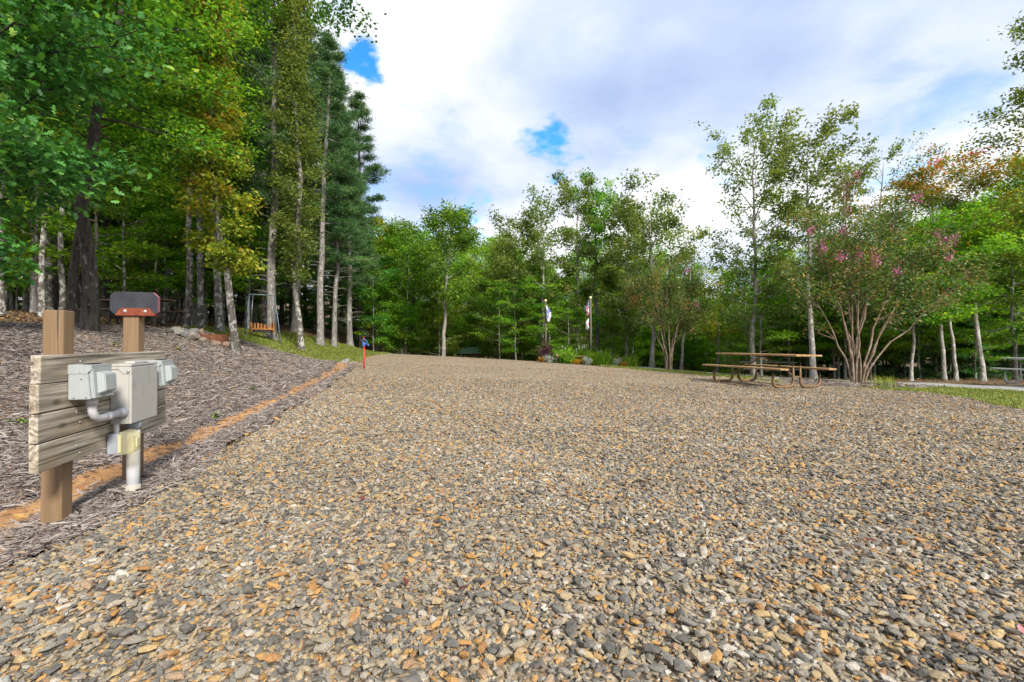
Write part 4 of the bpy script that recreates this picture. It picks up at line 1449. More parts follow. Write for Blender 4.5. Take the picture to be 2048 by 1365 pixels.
nf += filler('mid', 12, 30, (700, 1500), (38, 50), ['bright', 'olive', 'olive', 'yellow'], ['grey', 'dark'], MLAB, 'trees beyond the gravel crest', 'woodland_tree', fit=True)
nf += filler('mid', 12, 26, (700, 1600), (50, 75), ['bright', 'olive', 'green', 'yellow'], ['grey', 'dark'], MLAB, 'trees beyond the gravel crest', 'woodland_tree', fit=True)
nf += filler('sap', 4.5, 26, (760, 1480), (28, 36), ['bright', 'bright', 'green'], ['grey', 'pale'], 'bright green layered sapling at the edge of the woods beyond the crest', 'saplings beyond the gravel crest', 'sapling', (0.9, 1.6))
RLAB = 'slim tree standing in the woods beyond the pale side road'
nf += filler('mid', 12, 20, (1440, 2200), (20, 27), ['green', 'bright', 'olive'], ['pale', 'grey'], RLAB, 'trees beyond the side road', 'woodland_tree', fit=True)
nf += filler('mid', 12, 26, (1400, 2250), (27, 42), ['green', 'green', 'dark'], ['grey', 'dark'], RLAB, 'trees beyond the side road', 'woodland_tree', fit=True)
nf += filler('hem', 6.5, 24, (1560, 2200), (20, 27), ['pine', 'dark'], ['dark', 'grey'], 'dark evergreen with low drooping boughs beyond the side road', 'evergreens beyond the side road', 'hemlock_tree', (0.6, 0.95))
nf += filler('sap', 4.5, 20, (1300, 2150), (18.5, 23), ['bright', 'bright', 'yellow', 'green'], ['pale', 'grey'], 'yellow-green layered sapling along the far side of the side road', 'saplings beyond the side road', 'sapling', (0.8, 1.35))
nf += filler('hem', 6.5, 30, (-150, 720), (36, 60), ['dark', 'pine', 'green'], ['dark'], '', 'evergreens deep in the left woods', 'hemlock_tree', (0.9, 1.5))
nf += filler('hem', 6.5, 10, (730, 1480), (42, 58), ['dark', 'green', 'bright'], ['dark'], '', 'evergreens beyond the gravel crest', 'hemlock_tree', (0.8, 1.3))
nf += filler('sap', 4.5, 30, (740, 1480), (33, 48), ['bright', 'bright', 'green', 'olive'], ['grey', 'pale'], '', 'saplings beyond the gravel crest', 'sapling', (1.2, 2.2))
print('filler trees', nf)

# ------------------------------------------------------------------ crape myrtles and shrubs
def crape(seed, loc, stems, leaf, nleaf, nfl, label, r0=0.045, flower_label=None):
    """stems: list of (dx, dy, height) tips"""
    rng = np.random.default_rng(seed)
    g = Geo()
    A, AD, TIPS = [], [], []
    for dx, dy, h in stems:
        s = np.linspace(0, 1, 9)
        off = np.array((0.09 * dx / (abs(dx) + 0.3) + rng.normal(0, 0.05), rng.normal(0, 0.08), 0))
        pts = np.stack([off[0] + dx * (0.25 * s + 0.75 * s ** 1.5), off[1] + dy * (0.25 * s + 0.75 * s ** 1.5), h * s ** 0.92], -1)
        pts[0, 2] = -0.15
        pts[2:] += np.cumsum(rng.normal(0, 0.05, (7, 3)), 0)
        rr = r0 * rng.uniform(0.75, 1.15)
        g.tube(pts, rr * (1 - s) ** 0.7 + 0.006, 7)
        for j in range(13):
            v = rng.uniform(0.42, 1.0)
            q = np.array([np.interp(v, s, pts[:, c]) for c in range(3)])
            a = math.atan2(dy, dx) + rng.normal(0, 1.0)
            e = rng.uniform(0.25, 1.1)
            L = rng.uniform(0.5, 1.15) * (1.25 - 0.65 * v)
            d = np.array((math.cos(a) * math.cos(e), math.sin(a) * math.cos(e), math.sin(e)))
            s2 = np.linspace(0, 1, 5)
            p2 = q + d * (s2 * L)[:, None]
            p2[1:] += rng.normal(0, 0.04, (4, 3))
            g.tube(p2, (0.35 * rr * (1 - s2) + 0.004), 4)
            A.append(p2[2:])
            AD.append(np.repeat(d[None], 3, 0))
            TIPS.append(p2[-1])
            for _ in range(3):
                i2 = rng.integers(2, 5)
                a3 = a + rng.normal(0, 0.9)
                d3 = np.array((math.cos(a3), math.sin(a3), rng.uniform(0.0, 0.9)))
                L3 = rng.uniform(0.25, 0.55)
                p3 = p2[i2] + d3 * (np.linspace(0, 1, 3) * L3)[:, None]
                g.tube(p3, [0.006, 0.004, 0.002], 3)
                A.append(p3[1:])
                AD.append(np.repeat(d3[None], 2, 0))
                TIPS.append(p3[-1])
    A, AD, TIPS = np.concatenate(A), np.concatenate(AD), np.array(TIPS)
    w = rng.gamma(1.2, 1.0, len(A))
    ii = rng.choice(len(A), nleaf, p=w / w.sum())
    P = A[ii] + rng.normal(0, 0.15, (nleaf, 3))
    tint = np.clip(0.42 + rng.normal(0, 0.18, len(A))[ii] + rng.normal(0, 0.14, nleaf), 0, 1)
    crown = leaves_mesh('crown', P, unit(AD[ii]) * 0.4 + rng.normal(0, 0.6, (nleaf, 3)), leaf, rng, 'diamond', tint, 0.9, 0.5)
    root = thing('crape_myrtle', label, 'tree', loc)
    link('trunk', g.mesh('trunk'), root, M_BARK['tan'])
    link('crown', crown, root, M_LEAF['myrtle'])
    if nfl:
        hi = TIPS[TIPS[:, 2] > np.percentile(TIPS[:, 2], 35)]
        for c in hi[rng.choice(len(hi), nfl, replace=False)]:
            n = 70
            P = c + rng.normal(0, 1, (n, 3)) * np.array((0.06, 0.06, 0.09))
            me = leaves_mesh('blossom', P, rng.normal(size=(n, 3)), 0.05, rng, 'diamond', None, 0.3, 0.9)
            link('blossom', me, root, M_LEAF['flower'])
    return root


cr_rng = random.Random(5)
st = [(-1.7, 0.2, 2.6), (-1.35, -0.4, 4.1), (-0.8, 0.4, 4.9), (-0.45, -0.2, 4.4), (0.1, 0.3, 6.3), (0.3, -0.3, 5.0), (0.75, 0.1, 4.8), (1.2, 0.5, 4.5), (1.55, -0.3, 4.2), (2.1, 0.2, 3.9), (2.6, 0.4, 3.5), (2.9, -0.2, 3.0), (0.5, 0.9, 4.6), (-0.3, -0.8, 4.2)]
crape(31, at(1714, 13.3), st, 0.085, 21000, 30, 'large many-stemmed crape myrtle with pink blossom right of the picnic table', 0.027)
st2 = [(-1.1, 0.3, 3.7), (-0.7, -0.3, 4.2), (-0.3, 0.4, 4.3), (0.3, 0.2, 4.6), (0.55, -0.2, 4.6), (0.8, 0.2, 3.6), (1.4, 0.1, 2.6)]
crape(32, at(1336, 20.5), st2, 0.08, 17000, 5, 'smaller crape myrtle with tan stems between the flags and picnic table', 0.03)


def leafy_shrub(name, label, loc, size, n, leaf, mat, seed, cat='shrub', group=None, stem_mat='dark', upbias=0.8, part='foliage', wid=0.5):
    rng = np.random.default_rng(seed)
    root = thing(name, label, cat, loc, 0, group)
    g = Geo()
    A = []
    for i in range(14):
        a = rng.uniform(0, 6.28)
        rr = math.sqrt(rng.random())
        tip = np.array((math.cos(a) * rr * size[0], math.sin(a) * rr * size[1], size[2] * rng.uniform(0.6, 1.0) * (1 - 0.35 * rr * rr)))
        s = np.linspace(0, 1, 5)
        pts = tip[None] * np.stack([s ** 1.3, s ** 1.3, s], -1) + rng.normal(0, 0.02, (5, 3))
        pts[0, 2] = -0.05
        g.tube(pts, 0.012 * (1 - s * 0.8) * max(0.5, size[2]), 4)
        A.append(pts[1:])
    link('stems', g.mesh('stems'), root, M_BARK[stem_mat])
    A = np.concatenate(A)
    ii = rng.integers(0, len(A), n)
    P = A[ii] + rng.normal(0, 1, (n, 3)) * np.array(size) * 0.17
    P[:, 2] = np.abs(P[:, 2])
    me = leaves_mesh(part, P, rng.normal(0, 0.6, (n, 3)) + np.array((0, 0, 0.4)), leaf, rng, 'diamond', None, upbias, wid)
    link(part, me, root, M_LEAF[mat])
    return root


def blade_clump(name, label, loc, n, h, seed, mat, cat='plant', group=None, wid=0.010, spread=0.12):
    rng = np.random.default_rng(seed)
    root = thing(name, label, cat, loc, 0, group)
    V, Q, T = [], [], []
    for i in range(n):
        a = rng.uniform(0, 6.28)
        p = np.array((rng.normal(0, spread), rng.normal(0, spread), -0.02))
        L = h * rng.uniform(0.7, 1.15)
        out_ = np.array((math.cos(a), math.sin(a), 0)) * L * rng.uniform(0.25, 0.95)
        w = np.array((-math.sin(a), math.cos(a), 0)) * wid
        b0 = len(V)
        tt = rng.random()
        for k, s in enumerate((0, 0.35, 0.7, 1.0)):
            c = p + out_ * s ** 1.4 * 0.75 + np.array((0, 0, L * (s - 0.30 * s * s * (0.6 + np.linalg.norm(out_) / L))))
            ww = w * (1 - 0.85 * s)
            V += [c - ww, c + ww]
            T += [tt, tt]
        for k in range(3):
            Q.append((b0 + 2 * k, b0 + 2 * k + 1, b0 + 2 * k + 3, b0 + 2 * k + 2))
    link('blades', np_mesh('blades', V, Q, 4, {'tint': ('FLOAT', T)}), root, M_LEAF[mat])
    return root


blade_clump('grass_clump', 'small tuft of tawny ornamental grass at the foot of the large crape myrtle', at(1766, 12.2, 0.03), 220, 0.42, 61, 'olive', 'plant', None, 0.004, 0.16)

# ------------------------------------------------------------------ metals, paints and woods
M_POST = wood_mat('post_paint', (0.165, 0.104, 0.055), (0.205, 0.132, 0.072), (0.235, 0.155, 0.088), 'Z', 0.8, 0.35, 0.65)
M_BOARD = wood_mat('weathered_board', (0.08, 0.07, 0.06), (0.30, 0.255, 0.198), (0.50, 0.445, 0.36), 'X', 0.8, 0.5, 0.85, (0.25, 0.18, 0.085), 0.6)
M_PLANK = wood_mat('table_plank', (0.20, 0.115, 0.05), (0.36, 0.22, 0.095), (0.48, 0.32, 0.16), 'X', 0.8, 0.5, 0.7)
M_PLANKG = wood_mat('grey_plank', (0.22, 0.215, 0.20), (0.38, 0.375, 0.36), (0.5, 0.5, 0.48), 'X', 0.8, 0.5, 0.8)
M_BROWNWOOD = wood_mat('brown_wood', (0.07, 0.042, 0.025), (0.13, 0.082, 0.05), (0.2, 0.13, 0.085), 'X', 0.8, 0.5, 0.8)
def grimy(name, colr, rough):
    m, t, b, out = new_mat(name)
    tc = N(t, 'ShaderNodeTexCoord')
    a = tex_noise(t, mapping(t, tc.outputs['Object'], (60, 60, 7)), 1.0, 5, 0.6)
    g2 = tex_noise(t, tc.outputs['Object'], 22.0, 6, 0.65)
    f = math_n(t, 'ADD', math_n(t, 'MULTIPLY', a, 0.55), math_n(t, 'MULTIPLY', g2, 0.45))
    c = ramp(t, f, [(0.30, tuple(x * y for x, y in zip(colr, (0.62, 0.60, 0.54)))), (0.43, tuple(x * 0.93 for x in colr)), (0.58, colr), (0.72, tuple(min(1, x * 1.06) for x in colr))])
    t.links.new(c.outputs[0], b.inputs['Base Color'])
    b.inputs['Roughness'].default_value = rough
    return m


M_ENAMEL = grimy('box_enamel', (0.35, 0.375, 0.37), 0.4)
M_BIGBOX = grimy('breaker_box_paint', (0.43, 0.42, 0.39), 0.45)
M_PVC = grimy('pvc', (0.54, 0.54, 0.55), 0.38)
M_GREYPVC = plain('grey_pvc', (0.30, 0.33, 0.36), 0.4, 0.0, 0.08, 14, 0.45)
M_STICKER = plain('sticker', (0.62, 0.62, 0.58), 0.5)
M_DARKGAP = plain('black_gasket', (0.02, 0.02, 0.02), 0.5)
M_ZINC = plain('zinc_screw', (0.45, 0.45, 0.44), 0.35, 0.8, 0.15, 30)
M_BOLT = plain('galvanised_bolt', (0.52, 0.46, 0.42), 0.45, 0.5, 0.2, 30)
M_SIGNBACK = plain('sign_black', (0.030, 0.031, 0.038), 0.6, 0.0, 0.4, 9, 0.35, 0.6, 18)
M_SIGNEDGE = plain('sign_edge_paint', (0.33, 0.10, 0.12), 0.7, 0.0, 0.3, 30)
M_RUST = plain('rust_red_steel', (0.20, 0.048, 0.022), 0.7, 0.1, 0.4, 26, 0.3, 0.5, 60)
M_RUSTRING = plain('rusty_ring', (0.15, 0.058, 0.03), 0.8, 0.1, 0.5, 14, 0.25)
M_REDPIPE = plain('red_paint', (0.48, 0.03, 0.035), 0.5, 0.0, 0.25, 20)
M_BLUE = plain('blue_paint', (0.045, 0.11, 0.34), 0.5, 0.0, 0.3, 20)
M_FRAME = plain('brown_frame_paint', (0.17, 0.10, 0.048), 0.45, 0.0, 0.3, 7, 0.4)
M_DKFRAME = plain('dark_frame', (0.045, 0.03, 0.024), 0.55, 0.0, 0.3, 9, 0.3)
M_SWINGPIPE = plain('pale_blue_pipe', (0.14, 0.185, 0.21), 0.45, 0.2, 0.35, 12)
M_CHAIN = plain('chain', (0.30, 0.31, 0.32), 0.4, 0.7, 0.2, 40)
M_ORANGE = plain('orange_plastic', (0.26, 0.10, 0.018), 0.6, 0.0, 0.6, 7)
M_GREENROOF = plain('green_metal_roof', (0.17, 0.34, 0.235), 0.42, 0.2, 0.15, 4)
M_BLACKWALL = plain('black_cladding', (0.012, 0.012, 0.013), 0.7)
M_POLE = wood_mat('pole_wood', (0.085, 0.068, 0.056), (0.145, 0.12, 0.10), (0.20, 0.17, 0.145), 'Z', 0.5, 0.4, 0.85)


def clear_cover_mat():
    m, t, b, out = new_mat('yellowed_clear_plastic')
    b.inputs['Base Color'].default_value = (0.62, 0.59, 0.43, 1)
    b.inputs['Roughness'].default_value = 0.28
    b.inputs['IOR'].default_value = 1.46
    b.inputs['Transmission Weight'].default_value = 0.0
    tp = N(t, 'ShaderNodeBsdfTransparent')
    tp.inputs['Color'].default_value = (0.93, 0.90, 0.72, 1)
    mx = N(t, 'ShaderNodeMixShader')
    mx.inputs[0].default_value = 0.72
    t.links.new(b.outputs[0], mx.inputs[1])
    t.links.new(tp.outputs[0], mx.inputs[2])
    t.links.new(mx.outputs[0], out.inputs['Surface'])
    return m


M_CLEAR = clear_cover_mat()


def rock_mat():
    m, t, b, out = new_mat('field_stone')
    oi = N(t, 'ShaderNodeObjectInfo')
    tc = N(t, 'ShaderNodeTexCoord')
    c = ramp(t, oi.outputs['Random'], [(0.0, (0.15, 0.145, 0.14)), (0.4, (0.24, 0.225, 0.20)), (0.6, (0.26, 0.20, 0.145)), (0.75, (0.24, 0.165, 0.115)), (0.88, (0.19, 0.20, 0.16)), (1.0, (0.30, 0.28, 0.26))])
    n = tex_noise(t, tc.outputs['Generated'], 5.0, 6, 0.7)
    dk = N(t, 'ShaderNodeMapRange', i_From_Min=0.3, i_From_Max=0.7)
    dk.inputs['To Min'].default_value = 0.55
    dk.inputs['To Max'].default_value = 1.3
    t.links.new(n, dk.inputs['Value'])
    t.links.new(mixc(t, 1.0, c.outputs[0], dk.outputs[0], 'MULTIPLY'), b.inputs['Base Color'])
    b.inputs['Roughness'].default_value = 0.85
    bump(t, b, n, 0.8, 0.02)
    return m


M_ROCK = rock_mat()


def rock_obj(name, loc, size, seed, parent=None):
    rng = np.random.default_rng(seed)
    bm = bmesh.new()
    bmesh.ops.create_icosphere(bm, subdivisions=2, radius=0.5)
    pl = [(Vector(rng.normal(size=3)).normalized(), rng.uniform(0.26, 0.42)) for _ in range(8)]
    for v in bm.verts:
        for n, d in pl:
            k_ = v.co.dot(n)
            if k_ > d:
                v.co -= n * (k_ - d)
        v.co *= 1 + rng.uniform(-0.06, 0.06)
        v.co = Vector((v.co.x * size[0], v.co.y * size[1], v.co.z * size[2]))
    o = bm_obj(name, bm, M_ROCK, parent)
    o.location = loc
    o.rotation_euler = (rng.normal(0, 0.15), rng.normal(0, 0.15), rng.uniform(0, 6.28))
    return o


# ------------------------------------------------------------------ the electrical pedestal
ped = thing('electrical_pedestal', 'two tan posts carrying weathered boards and grey outlet boxes beside the gravel', 'hookup post', (-2.236, 2.16, 0.0), math.atan2(0.958, -0.2857))
prng = random.Random(3)
# local axes: x along the boards away from the camera, y = away from the gravel side, z up


def pbox(name, lo, hi, mat, parent=ped, bevel=0.003, jit=0.0, seg=2):
    bm = bmesh.new()
    add_box(bm, lo, hi, bevel, seg, jit, prng)
    return bm_obj(name, bm, mat, parent)


def centred(name, lo, hi, mat, parent, bevel, jit=0.0):
    """mesh centred on its own origin so that object coordinates run along the piece"""
    lo, hi = Vector(lo), Vector(hi)
    c = (lo + hi) / 2
    o = pbox(name, lo - c, hi - c, mat, parent, bevel, jit)
    o.location = c
    return o


for i, (x0, top, lean) in enumerate(((0.236, 1.026, 0.008), (1.019, 1.042, 0.004))):
    o = centred('post', (x0, 0.041, -0.4), (x0 + 0.089, 0.041 + 0.089, top), M_POST, ped, 0.004)
    o.rotation_euler = (0.0, lean, 0.0)
zt = 0.795
for i in range(4):
    h = 0.1365
    x0 = (0.0, -0.012, -0.016, -0.014)[i]
    x1 = (1.335, 1.345, 1.34, 1.345)[i]
    o = centred('board', (x0, 0.0, zt - h), (x1, 0.038, zt), M_BOARD, ped, 0.004, 0.0015)
    o.rotation_euler = (0, prng.uniform(-0.002, 0.002), 0)
    for xx in (0.27, 0.30, 1.05, 1.08):
        bm = bmesh.new()
        bmesh.ops.create_uvsphere(bm, u_segments=8, v_segments=5, radius=0.005, matrix=Matrix.Translation((xx - (x0 + x1) / 2, -0.0195, prng.uniform(-0.04, 0.04))))
        bm_obj('nail', bm, M_ZINC, o, True)
    zt -= h + 0.004


def outlet_box(x0, z0, name='outlet_box'):
    w, d, h = 0.185, 0.105, 0.180
    r = thing(name, '', '', (x0, 0, z0))
    for k_ in ('label', 'category'):
        del r[k_]
    r.parent = ped
    # body with a sloping front: deeper at the foot
    bm = bmesh.new()
    add_prism(bm, [(-0.001, 0.0), (-d * 0.92, 0.0), (-d * 0.78, h * 0.97), (-0.001, h * 0.97)], 0, 0.0, w, 0.003)
    bm_obj('body', bm, M_ENAMEL, r)
    bm = bmesh.new()     # hood lapping over the top and upper sides
    add_prism(bm, [(-0.0, h * 0.74), (-d * 0.70, h * 0.74), (-d * 0.70, h * 0.70), (-d * 0.97, h * 0.86), (-d * 0.97, h), (-0.0, h * 1.015)], 0, -0.0025, w + 0.0025, 0.002)
    bm_obj('hood', bm, M_ENAMEL, r)
    bm = bmesh.new()     # front cover, hinged at the top
    add_prism(bm, [(-d * 0.80, h * 0.93), (-d * 0.98, h * 0.93), (-d * 1.10, 0.004), (-d * 0.93, 0.004)], 0, 0.004, w - 0.004, 0.003)
    cov = bm_obj('cover', bm, M_ENAMEL, r)
    bm = bmesh.new()     # raised hump of the cover
    vs_ = add_box(bm, (0.03, -d * 1.30, h * 0.14), (w - 0.025, -d * 0.95, h * 0.80), 0.0)
    for v in vs_:
        if v.co.y < -d * 1.1:
            v.co.z = h * 0.47 + (v.co.z - h * 0.47) * 0.74
            v.co.x = w * 0.5 + (v.co.x - w * 0.5) * 0.84
        v.co.y -= 0.012 * (1 - v.co.z / h)
    bmesh.ops.bevel(bm, geom=bm.edges[:], offset=0.004, segments=2, affect='EDGES')
    bm_obj('raised_panel', bm, M_ENAMEL, cov)
    bm = bmesh.new()     # rating sticker low on the cover
    vs_ = add_box(bm, (w * 0.55, -d * 1.112, h * 0.035), (w * 0.93, -d * 1.095, h * 0.10), 0.0)
    bm_obj('sticker', bm, M_STICKER, cov)
    bm = bmesh.new()     # black padlock hasp on top
    add_box(bm, (w * 0.25, -d * 0.72, h * 1.012), (w * 0.85, -d * 0.35, h * 1.035), 0.003)
    bm_obj('hinge_strip', bm, M_DARKGAP, r)
    for zz, yy in ((h * 0.82, -d * 0.88), (h * 0.80, -d * 0.5), (h * 0.07, -d * 0.75), (h * 0.07, -d * 0.25), (h * 0.6, -d * 0.55)):
        bm = bmesh.new()
        bmesh.ops.create_cone(bm, cap_ends=True, segments=10, radius1=0.004, radius2=0.003, depth=0.006, matrix=Matrix.Translation((-0.003, yy, zz)) @ Matrix.Rotation(R(-90), 4, 'Y'))
        bm_obj('screw', bm, M_ZINC, r, True)
    return r


outlet_box(0.198, 0.559)
outlet_box(1.012, 0.555)
# large breaker box
bb = thing('breaker_box', '', '', (0.59, 0, 0.366))
for k_ in ('label', 'category'):
    del bb[k_]
bb.parent = ped
W, D, Hh = 0.335, 0.108, 0.358
bm = bmesh.new()
add_box(bm, (0, -D * 0.86, 0), (W, -0.001, Hh - 0.006), 0.003)
bm_obj('body', bm, M_BIGBOX, bb)
bm = bmesh.new()
add_prism(bm, [(0.0, Hh - 0.010), (-D * 0.99, Hh - 0.010), (-D * 0.99, Hh + 0.002), (0.0, Hh + 0.006)], 0, -0.004, W + 0.004, 0.002)
bm_obj('hood', bm, M_BIGBOX, bb)
bm = bmesh.new()
add_box(bm, (-0.003, -D * 1.0, 0.0), (W + 0.003, -D * 0.865, Hh - 0.014), 0.004)
door = bm_obj('door', bm, M_BIGBOX, bb)
bm = bmesh.new()       # stepped flange on the near side
add_prism(bm, [(-0.002, Hh - 0.012), (-D * 0.99, Hh - 0.012), (-D * 0.99, Hh - 0.055), (-D * 0.62, Hh - 0.055), (-D * 0.38, Hh - 0.028), (-0.002, Hh - 0.028)], 0, -0.0055, -0.0005, 0.001)
bm_obj('flange', bm, M_BIGBOX, bb)
bm = bmesh.new()
bmesh.ops.create_cone(bm, cap_ends=True, segments=12, radius1=0.008, radius2=0.006, depth=0.008, matrix=Matrix.Translation((-0.009, -D * 0.86, Hh - 0.04)) @ Matrix.Rotation(R(-90), 4, 'Y'))
bm_obj('screw', bm, M_ZINC, bb, True)
bm = bmesh.new()
add_box(bm, (W * 0.25, -D * 0.8, Hh + 0.003), (W * 0.8, -D * 0.3, Hh + 0.016), 0.005)
bm_obj('knockout_cap', bm, M_BIGBOX, bb)
# conduit elbow from the near outlet box to the breaker box
pth = arc_path([(0.290, -0.058, 0.565), (0.290, -0.058, 0.438), (0.60, -0.058, 0.438)], 0.085, 8)
tubes_obj('conduit', [(pth, 0.0205)], M_PVC, ped, 16)
tubes_obj('conduit_fitting', [([(0.555, -0.058, 0.438), (0.592, -0.058, 0.438)], 0.026)], M_PVC, ped, 16)
tubes_obj('locknut', [([(0.575, -0.058, 0.438), (0.5895, -0.058, 0.438)], [0.036, 0.034])], M_GREYPVC, ped, 16)
tubes_obj('conduit_coupling', [([(0.42, -0.058, 0.438), (0.47, -0.058, 0.438)], 0.0235)], M_PVC, ped, 16)
tubes_obj('conduit_collar', [([(0.290, -0.058, 0.520), (0.290, -0.058, 0.560)], 0.026)], M_PVC, ped, 16)
# riser pipe
tubes_obj('riser_pipe', [([(0.72, -0.062, -0.2), (0.72, -0.062, 0.36)], 0.034)], M_PVC, ped, 20)
tubes_obj('riser_collar', [([(0.72, -0.062, 0.315), (0.72, -0.062, 0.3645)], 0.040)], M_GREYPVC, ped, 20)
tubes_obj('riser_sleeve', [([(0.72, -0.062, -0.2), (0.72, -0.062, -0.035)], 0.0385)], plain('cream_pvc', (0.36, 0.34, 0.27), 0.5), ped, 20)
# small receptacle under the breaker box, with its clear cover
pbox('receptacle_box', (0.545, -0.062, 0.195), (0.615, -0.006, 0.315), M_GREYPVC, ped, 0.004)
tubes_obj('receptacle_nipple', [([(0.585, -0.034, 0.312), (0.585, -0.034, 0.368)], 0.014)], M_PVC, ped, 14)
pbox('receptacle_face', (0.541, -0.066, 0.198), (0.619, -0.0625, 0.312), M_PVC, ped, 0.001)
bm = bmesh.new()
add_prism(bm, [(-0.066, 0.190), (-0.128, 0.196), (-0.140, 0.215), (-0.140, 0.300), (-0.118, 0.326), (-0.080, 0.330), (-0.066, 0.322)], 0, 0.532, 0.630, 0.006)
res = bmesh.ops.inset_region(bm, faces=bm.faces[:], thickness=0.0)
cov = bm_obj('clear_cover', bm, M_CLEAR, ped)
pbox('cover_hinge', (0.526, -0.082, 0.205), (0.5315, -0.066, 0.310), plain('yellowed_plastic', (0.50, 0.46, 0.26), 0.4), ped, 0.002)
pbox('cover_latch', (0.56, -0.148, 0.23), (0.60, -0.1402, 0.285), plain('yellowed_latch', (0.55, 0.50, 0.30), 0.4), ped, 0.003)
# sign plate on the farther post, seen from behind
bm = bmesh.new()
c = 0.030
e0, e1, z0, z1 = -0.075, 0.200, 1.048, 1.205
add_prism(bm, [(e0, z0 + c * 0.8), (e0, z1 - c), (e0 + c, z1), (e1 - c * 0.8, z1), (e1, z1 - c), (e1, z0 + c), (e1 - c, z0), (e0 + c * 0.8, z0)], 0, 1.012, 1.046, 0.0)
sg = bm_obj('sign_panel', bm, M_SIGNBACK, ped)
sg.data.materials.append(M_SIGNEDGE)
for p in sg.data.polygons:
    if abs(p.normal.x) < 0.5:
        p.material_index = 1
bm = bmesh.new()
add_prism(bm, [(-0.062, 1.0455), (-0.030, 1.094), (0.138, 1.094), (0.166, 1.0455)], 0, 1.0045, 1.0105, 0.001)
add_box(bm, (1.0048, -0.0615, 1.0425), (1.09, 0.1655, 1.0475), 0.001)
br = bm_obj('sign_bracket', bm, M_RUST, ped)
for yy in (-0.005, 0.110):
    bm = bmesh.new()
    bmesh.ops.create_uvsphere(bm, u_segments=14, v_segments=8, radius=0.0115, matrix=Matrix.Translation((1.003, yy, 1.072)) @ Matrix.Diagonal((0.7, 1, 1, 1)))
    bm_obj('bolt', bm, M_BOLT, br, True)

# ------------------------------------------------------------------ picnic tables
def picnic_table(loc, rz, label, plank, frame, L=2.44, group=None, tilt=(0, 0), bench_off=0.66, simple=False):
    """x across, y along"""
    t = thing('picnic_table', label, 'picnic table', loc, rz, group)
    t.rotation_euler = (tilt[0], tilt[1], rz)
    rr = random.Random(int(loc[0] * 1000))
    th, pw = 0.038, 0.142

    def plank_o(name, cx, cz, ln, w):
        bm = bmesh.new()
        add_box(bm, (-ln / 2, -w / 2, -th / 2), (ln / 2, w / 2, th / 2), 0.004, 2, 0.001, rr)
        o = bm_obj(name, bm, plank, t)
        o.location = (cx, rr.uniform(-0.006, 0.006), cz)
        o.rotation_euler = (0, 0, R(90) + rr.uniform(-0.001, 0.001))
        return o
    for i in range(5):
        plank_o('tabletop_plank', (i - 2) * (pw + 0.008), 0.755 + rr.uniform(-0.0015, 0.0015), L, pw)
    for s in (-1, 1):
        plank_o('bench_plank', s * bench_off, 0.445, L, 0.235 if not simple else 0.25)
    pr = 0.033
    for fy in (-L * 0.5 + 0.32, L * 0.5 - 0.32):
        for s in (-1, 1):
            pts = arc_path([(s * bench_off * 1.0, fy, 0.425), (s * bench_off * 1.0, fy, pr), (s * 0.105, fy, pr), (s * 0.105, fy, 0.735)], 0.15, 8)
            tubes_obj('leg', [(pts, pr)], frame, t, 14)
            bm = bmesh.new()
            add_box(bm, (s * bench_off - 0.11, fy - 0.028, 0.412), (s * bench_off + 0.11, fy + 0.028, 0.4255), 0.002)
            bm_obj('bench_bracket', bm, frame, t)
        bm = bmesh.new()
        add_box(bm, (-0.34, fy - 0.03, 0.712), (0.34, fy + 0.03, 0.7355), 0.003)
        bm_obj('top_bracket', bm, frame, t)
        sgn = 1 if fy < 0 else -1
        tubes_obj('brace', [([(0.0, fy * 0.03, 0.728), (0.0, fy * 0.93, 0.26)], 0.017)], frame, t, 8)
        tubes_obj('cross_bar', [([(-0.11, fy, 0.26), (0.11, fy, 0.26)], 0.018)], frame, t, 8)
    return t


def table_at(px, depth, rz, label, plank, frame, **kw):
    b = at(px, depth)
    return picnic_table((b.x, b.y, b.z + kw.pop('dz', 0.055)), rz, label, plank, frame, **kw)


table_at(1527, 11.4, R(17), 'brown picnic table with wooden planks and bent-pipe legs on the gravel', M_PLANK, M_FRAME, L=2.5, bench_off=0.70, tilt=(0, R(0.6)))
table_at(1532, 22.0, R(75), 'far grey picnic table glimpsed beneath the brown picnic table', M_PLANKG, M_DKFRAME)
table_at(2098, 13.2, R(8), 'pale grey picnic table at the right edge beside the side road', M_PLANKG, plain('grey_steel', (0.36, 0.37, 0.37), 0.5), L=1.83)
table_at(268, 13.6, R(76), 'dark picnic table under the trees behind the sign plate', M_BROWNWOOD, M_DKFRAME, L=2.3, dz=0.03)

# ------------------------------------------------------------------ yard hydrant
hyd_b = at(728, 13.5)
hyd = thing('yard_hydrant', 'red pipe yard hydrant with blue head at the gravel edge', 'hydrant', hyd_b)
tubes_obj('standpipe', [([(0, 0, -0.1), (0, 0, 0.68)], 0.024)], M_REDPIPE, hyd, 12)
bm = bmesh.new()
add_box(bm, (-0.045, -0.035, 0.68), (0.045, 0.035, 0.80), 0.015)
head = bm_obj('head', bm, M_BLUE, hyd, True)
tubes_obj('spout', [(arc_path([(0.03, 0, 0.75), (0.12, 0, 0.75), (0.14, 0, 0.69)], 0.04), 0.02)], M_BLUE, hyd, 10)
tubes_obj('handle', [(arc_path([(-0.03, 0, 0.79), (-0.07, 0, 0.87), (0.02, 0, 0.90), (0.09, 0, 0.83), (0.10, 0, 0.75)], 0.04), 0.013)], M_BLUE, hyd, 8)
tubes_obj('pump_rod', [([(0, 0, 0.79), (0, 0, 0.98)], 0.009)], M_REDPIPE, hyd, 8)

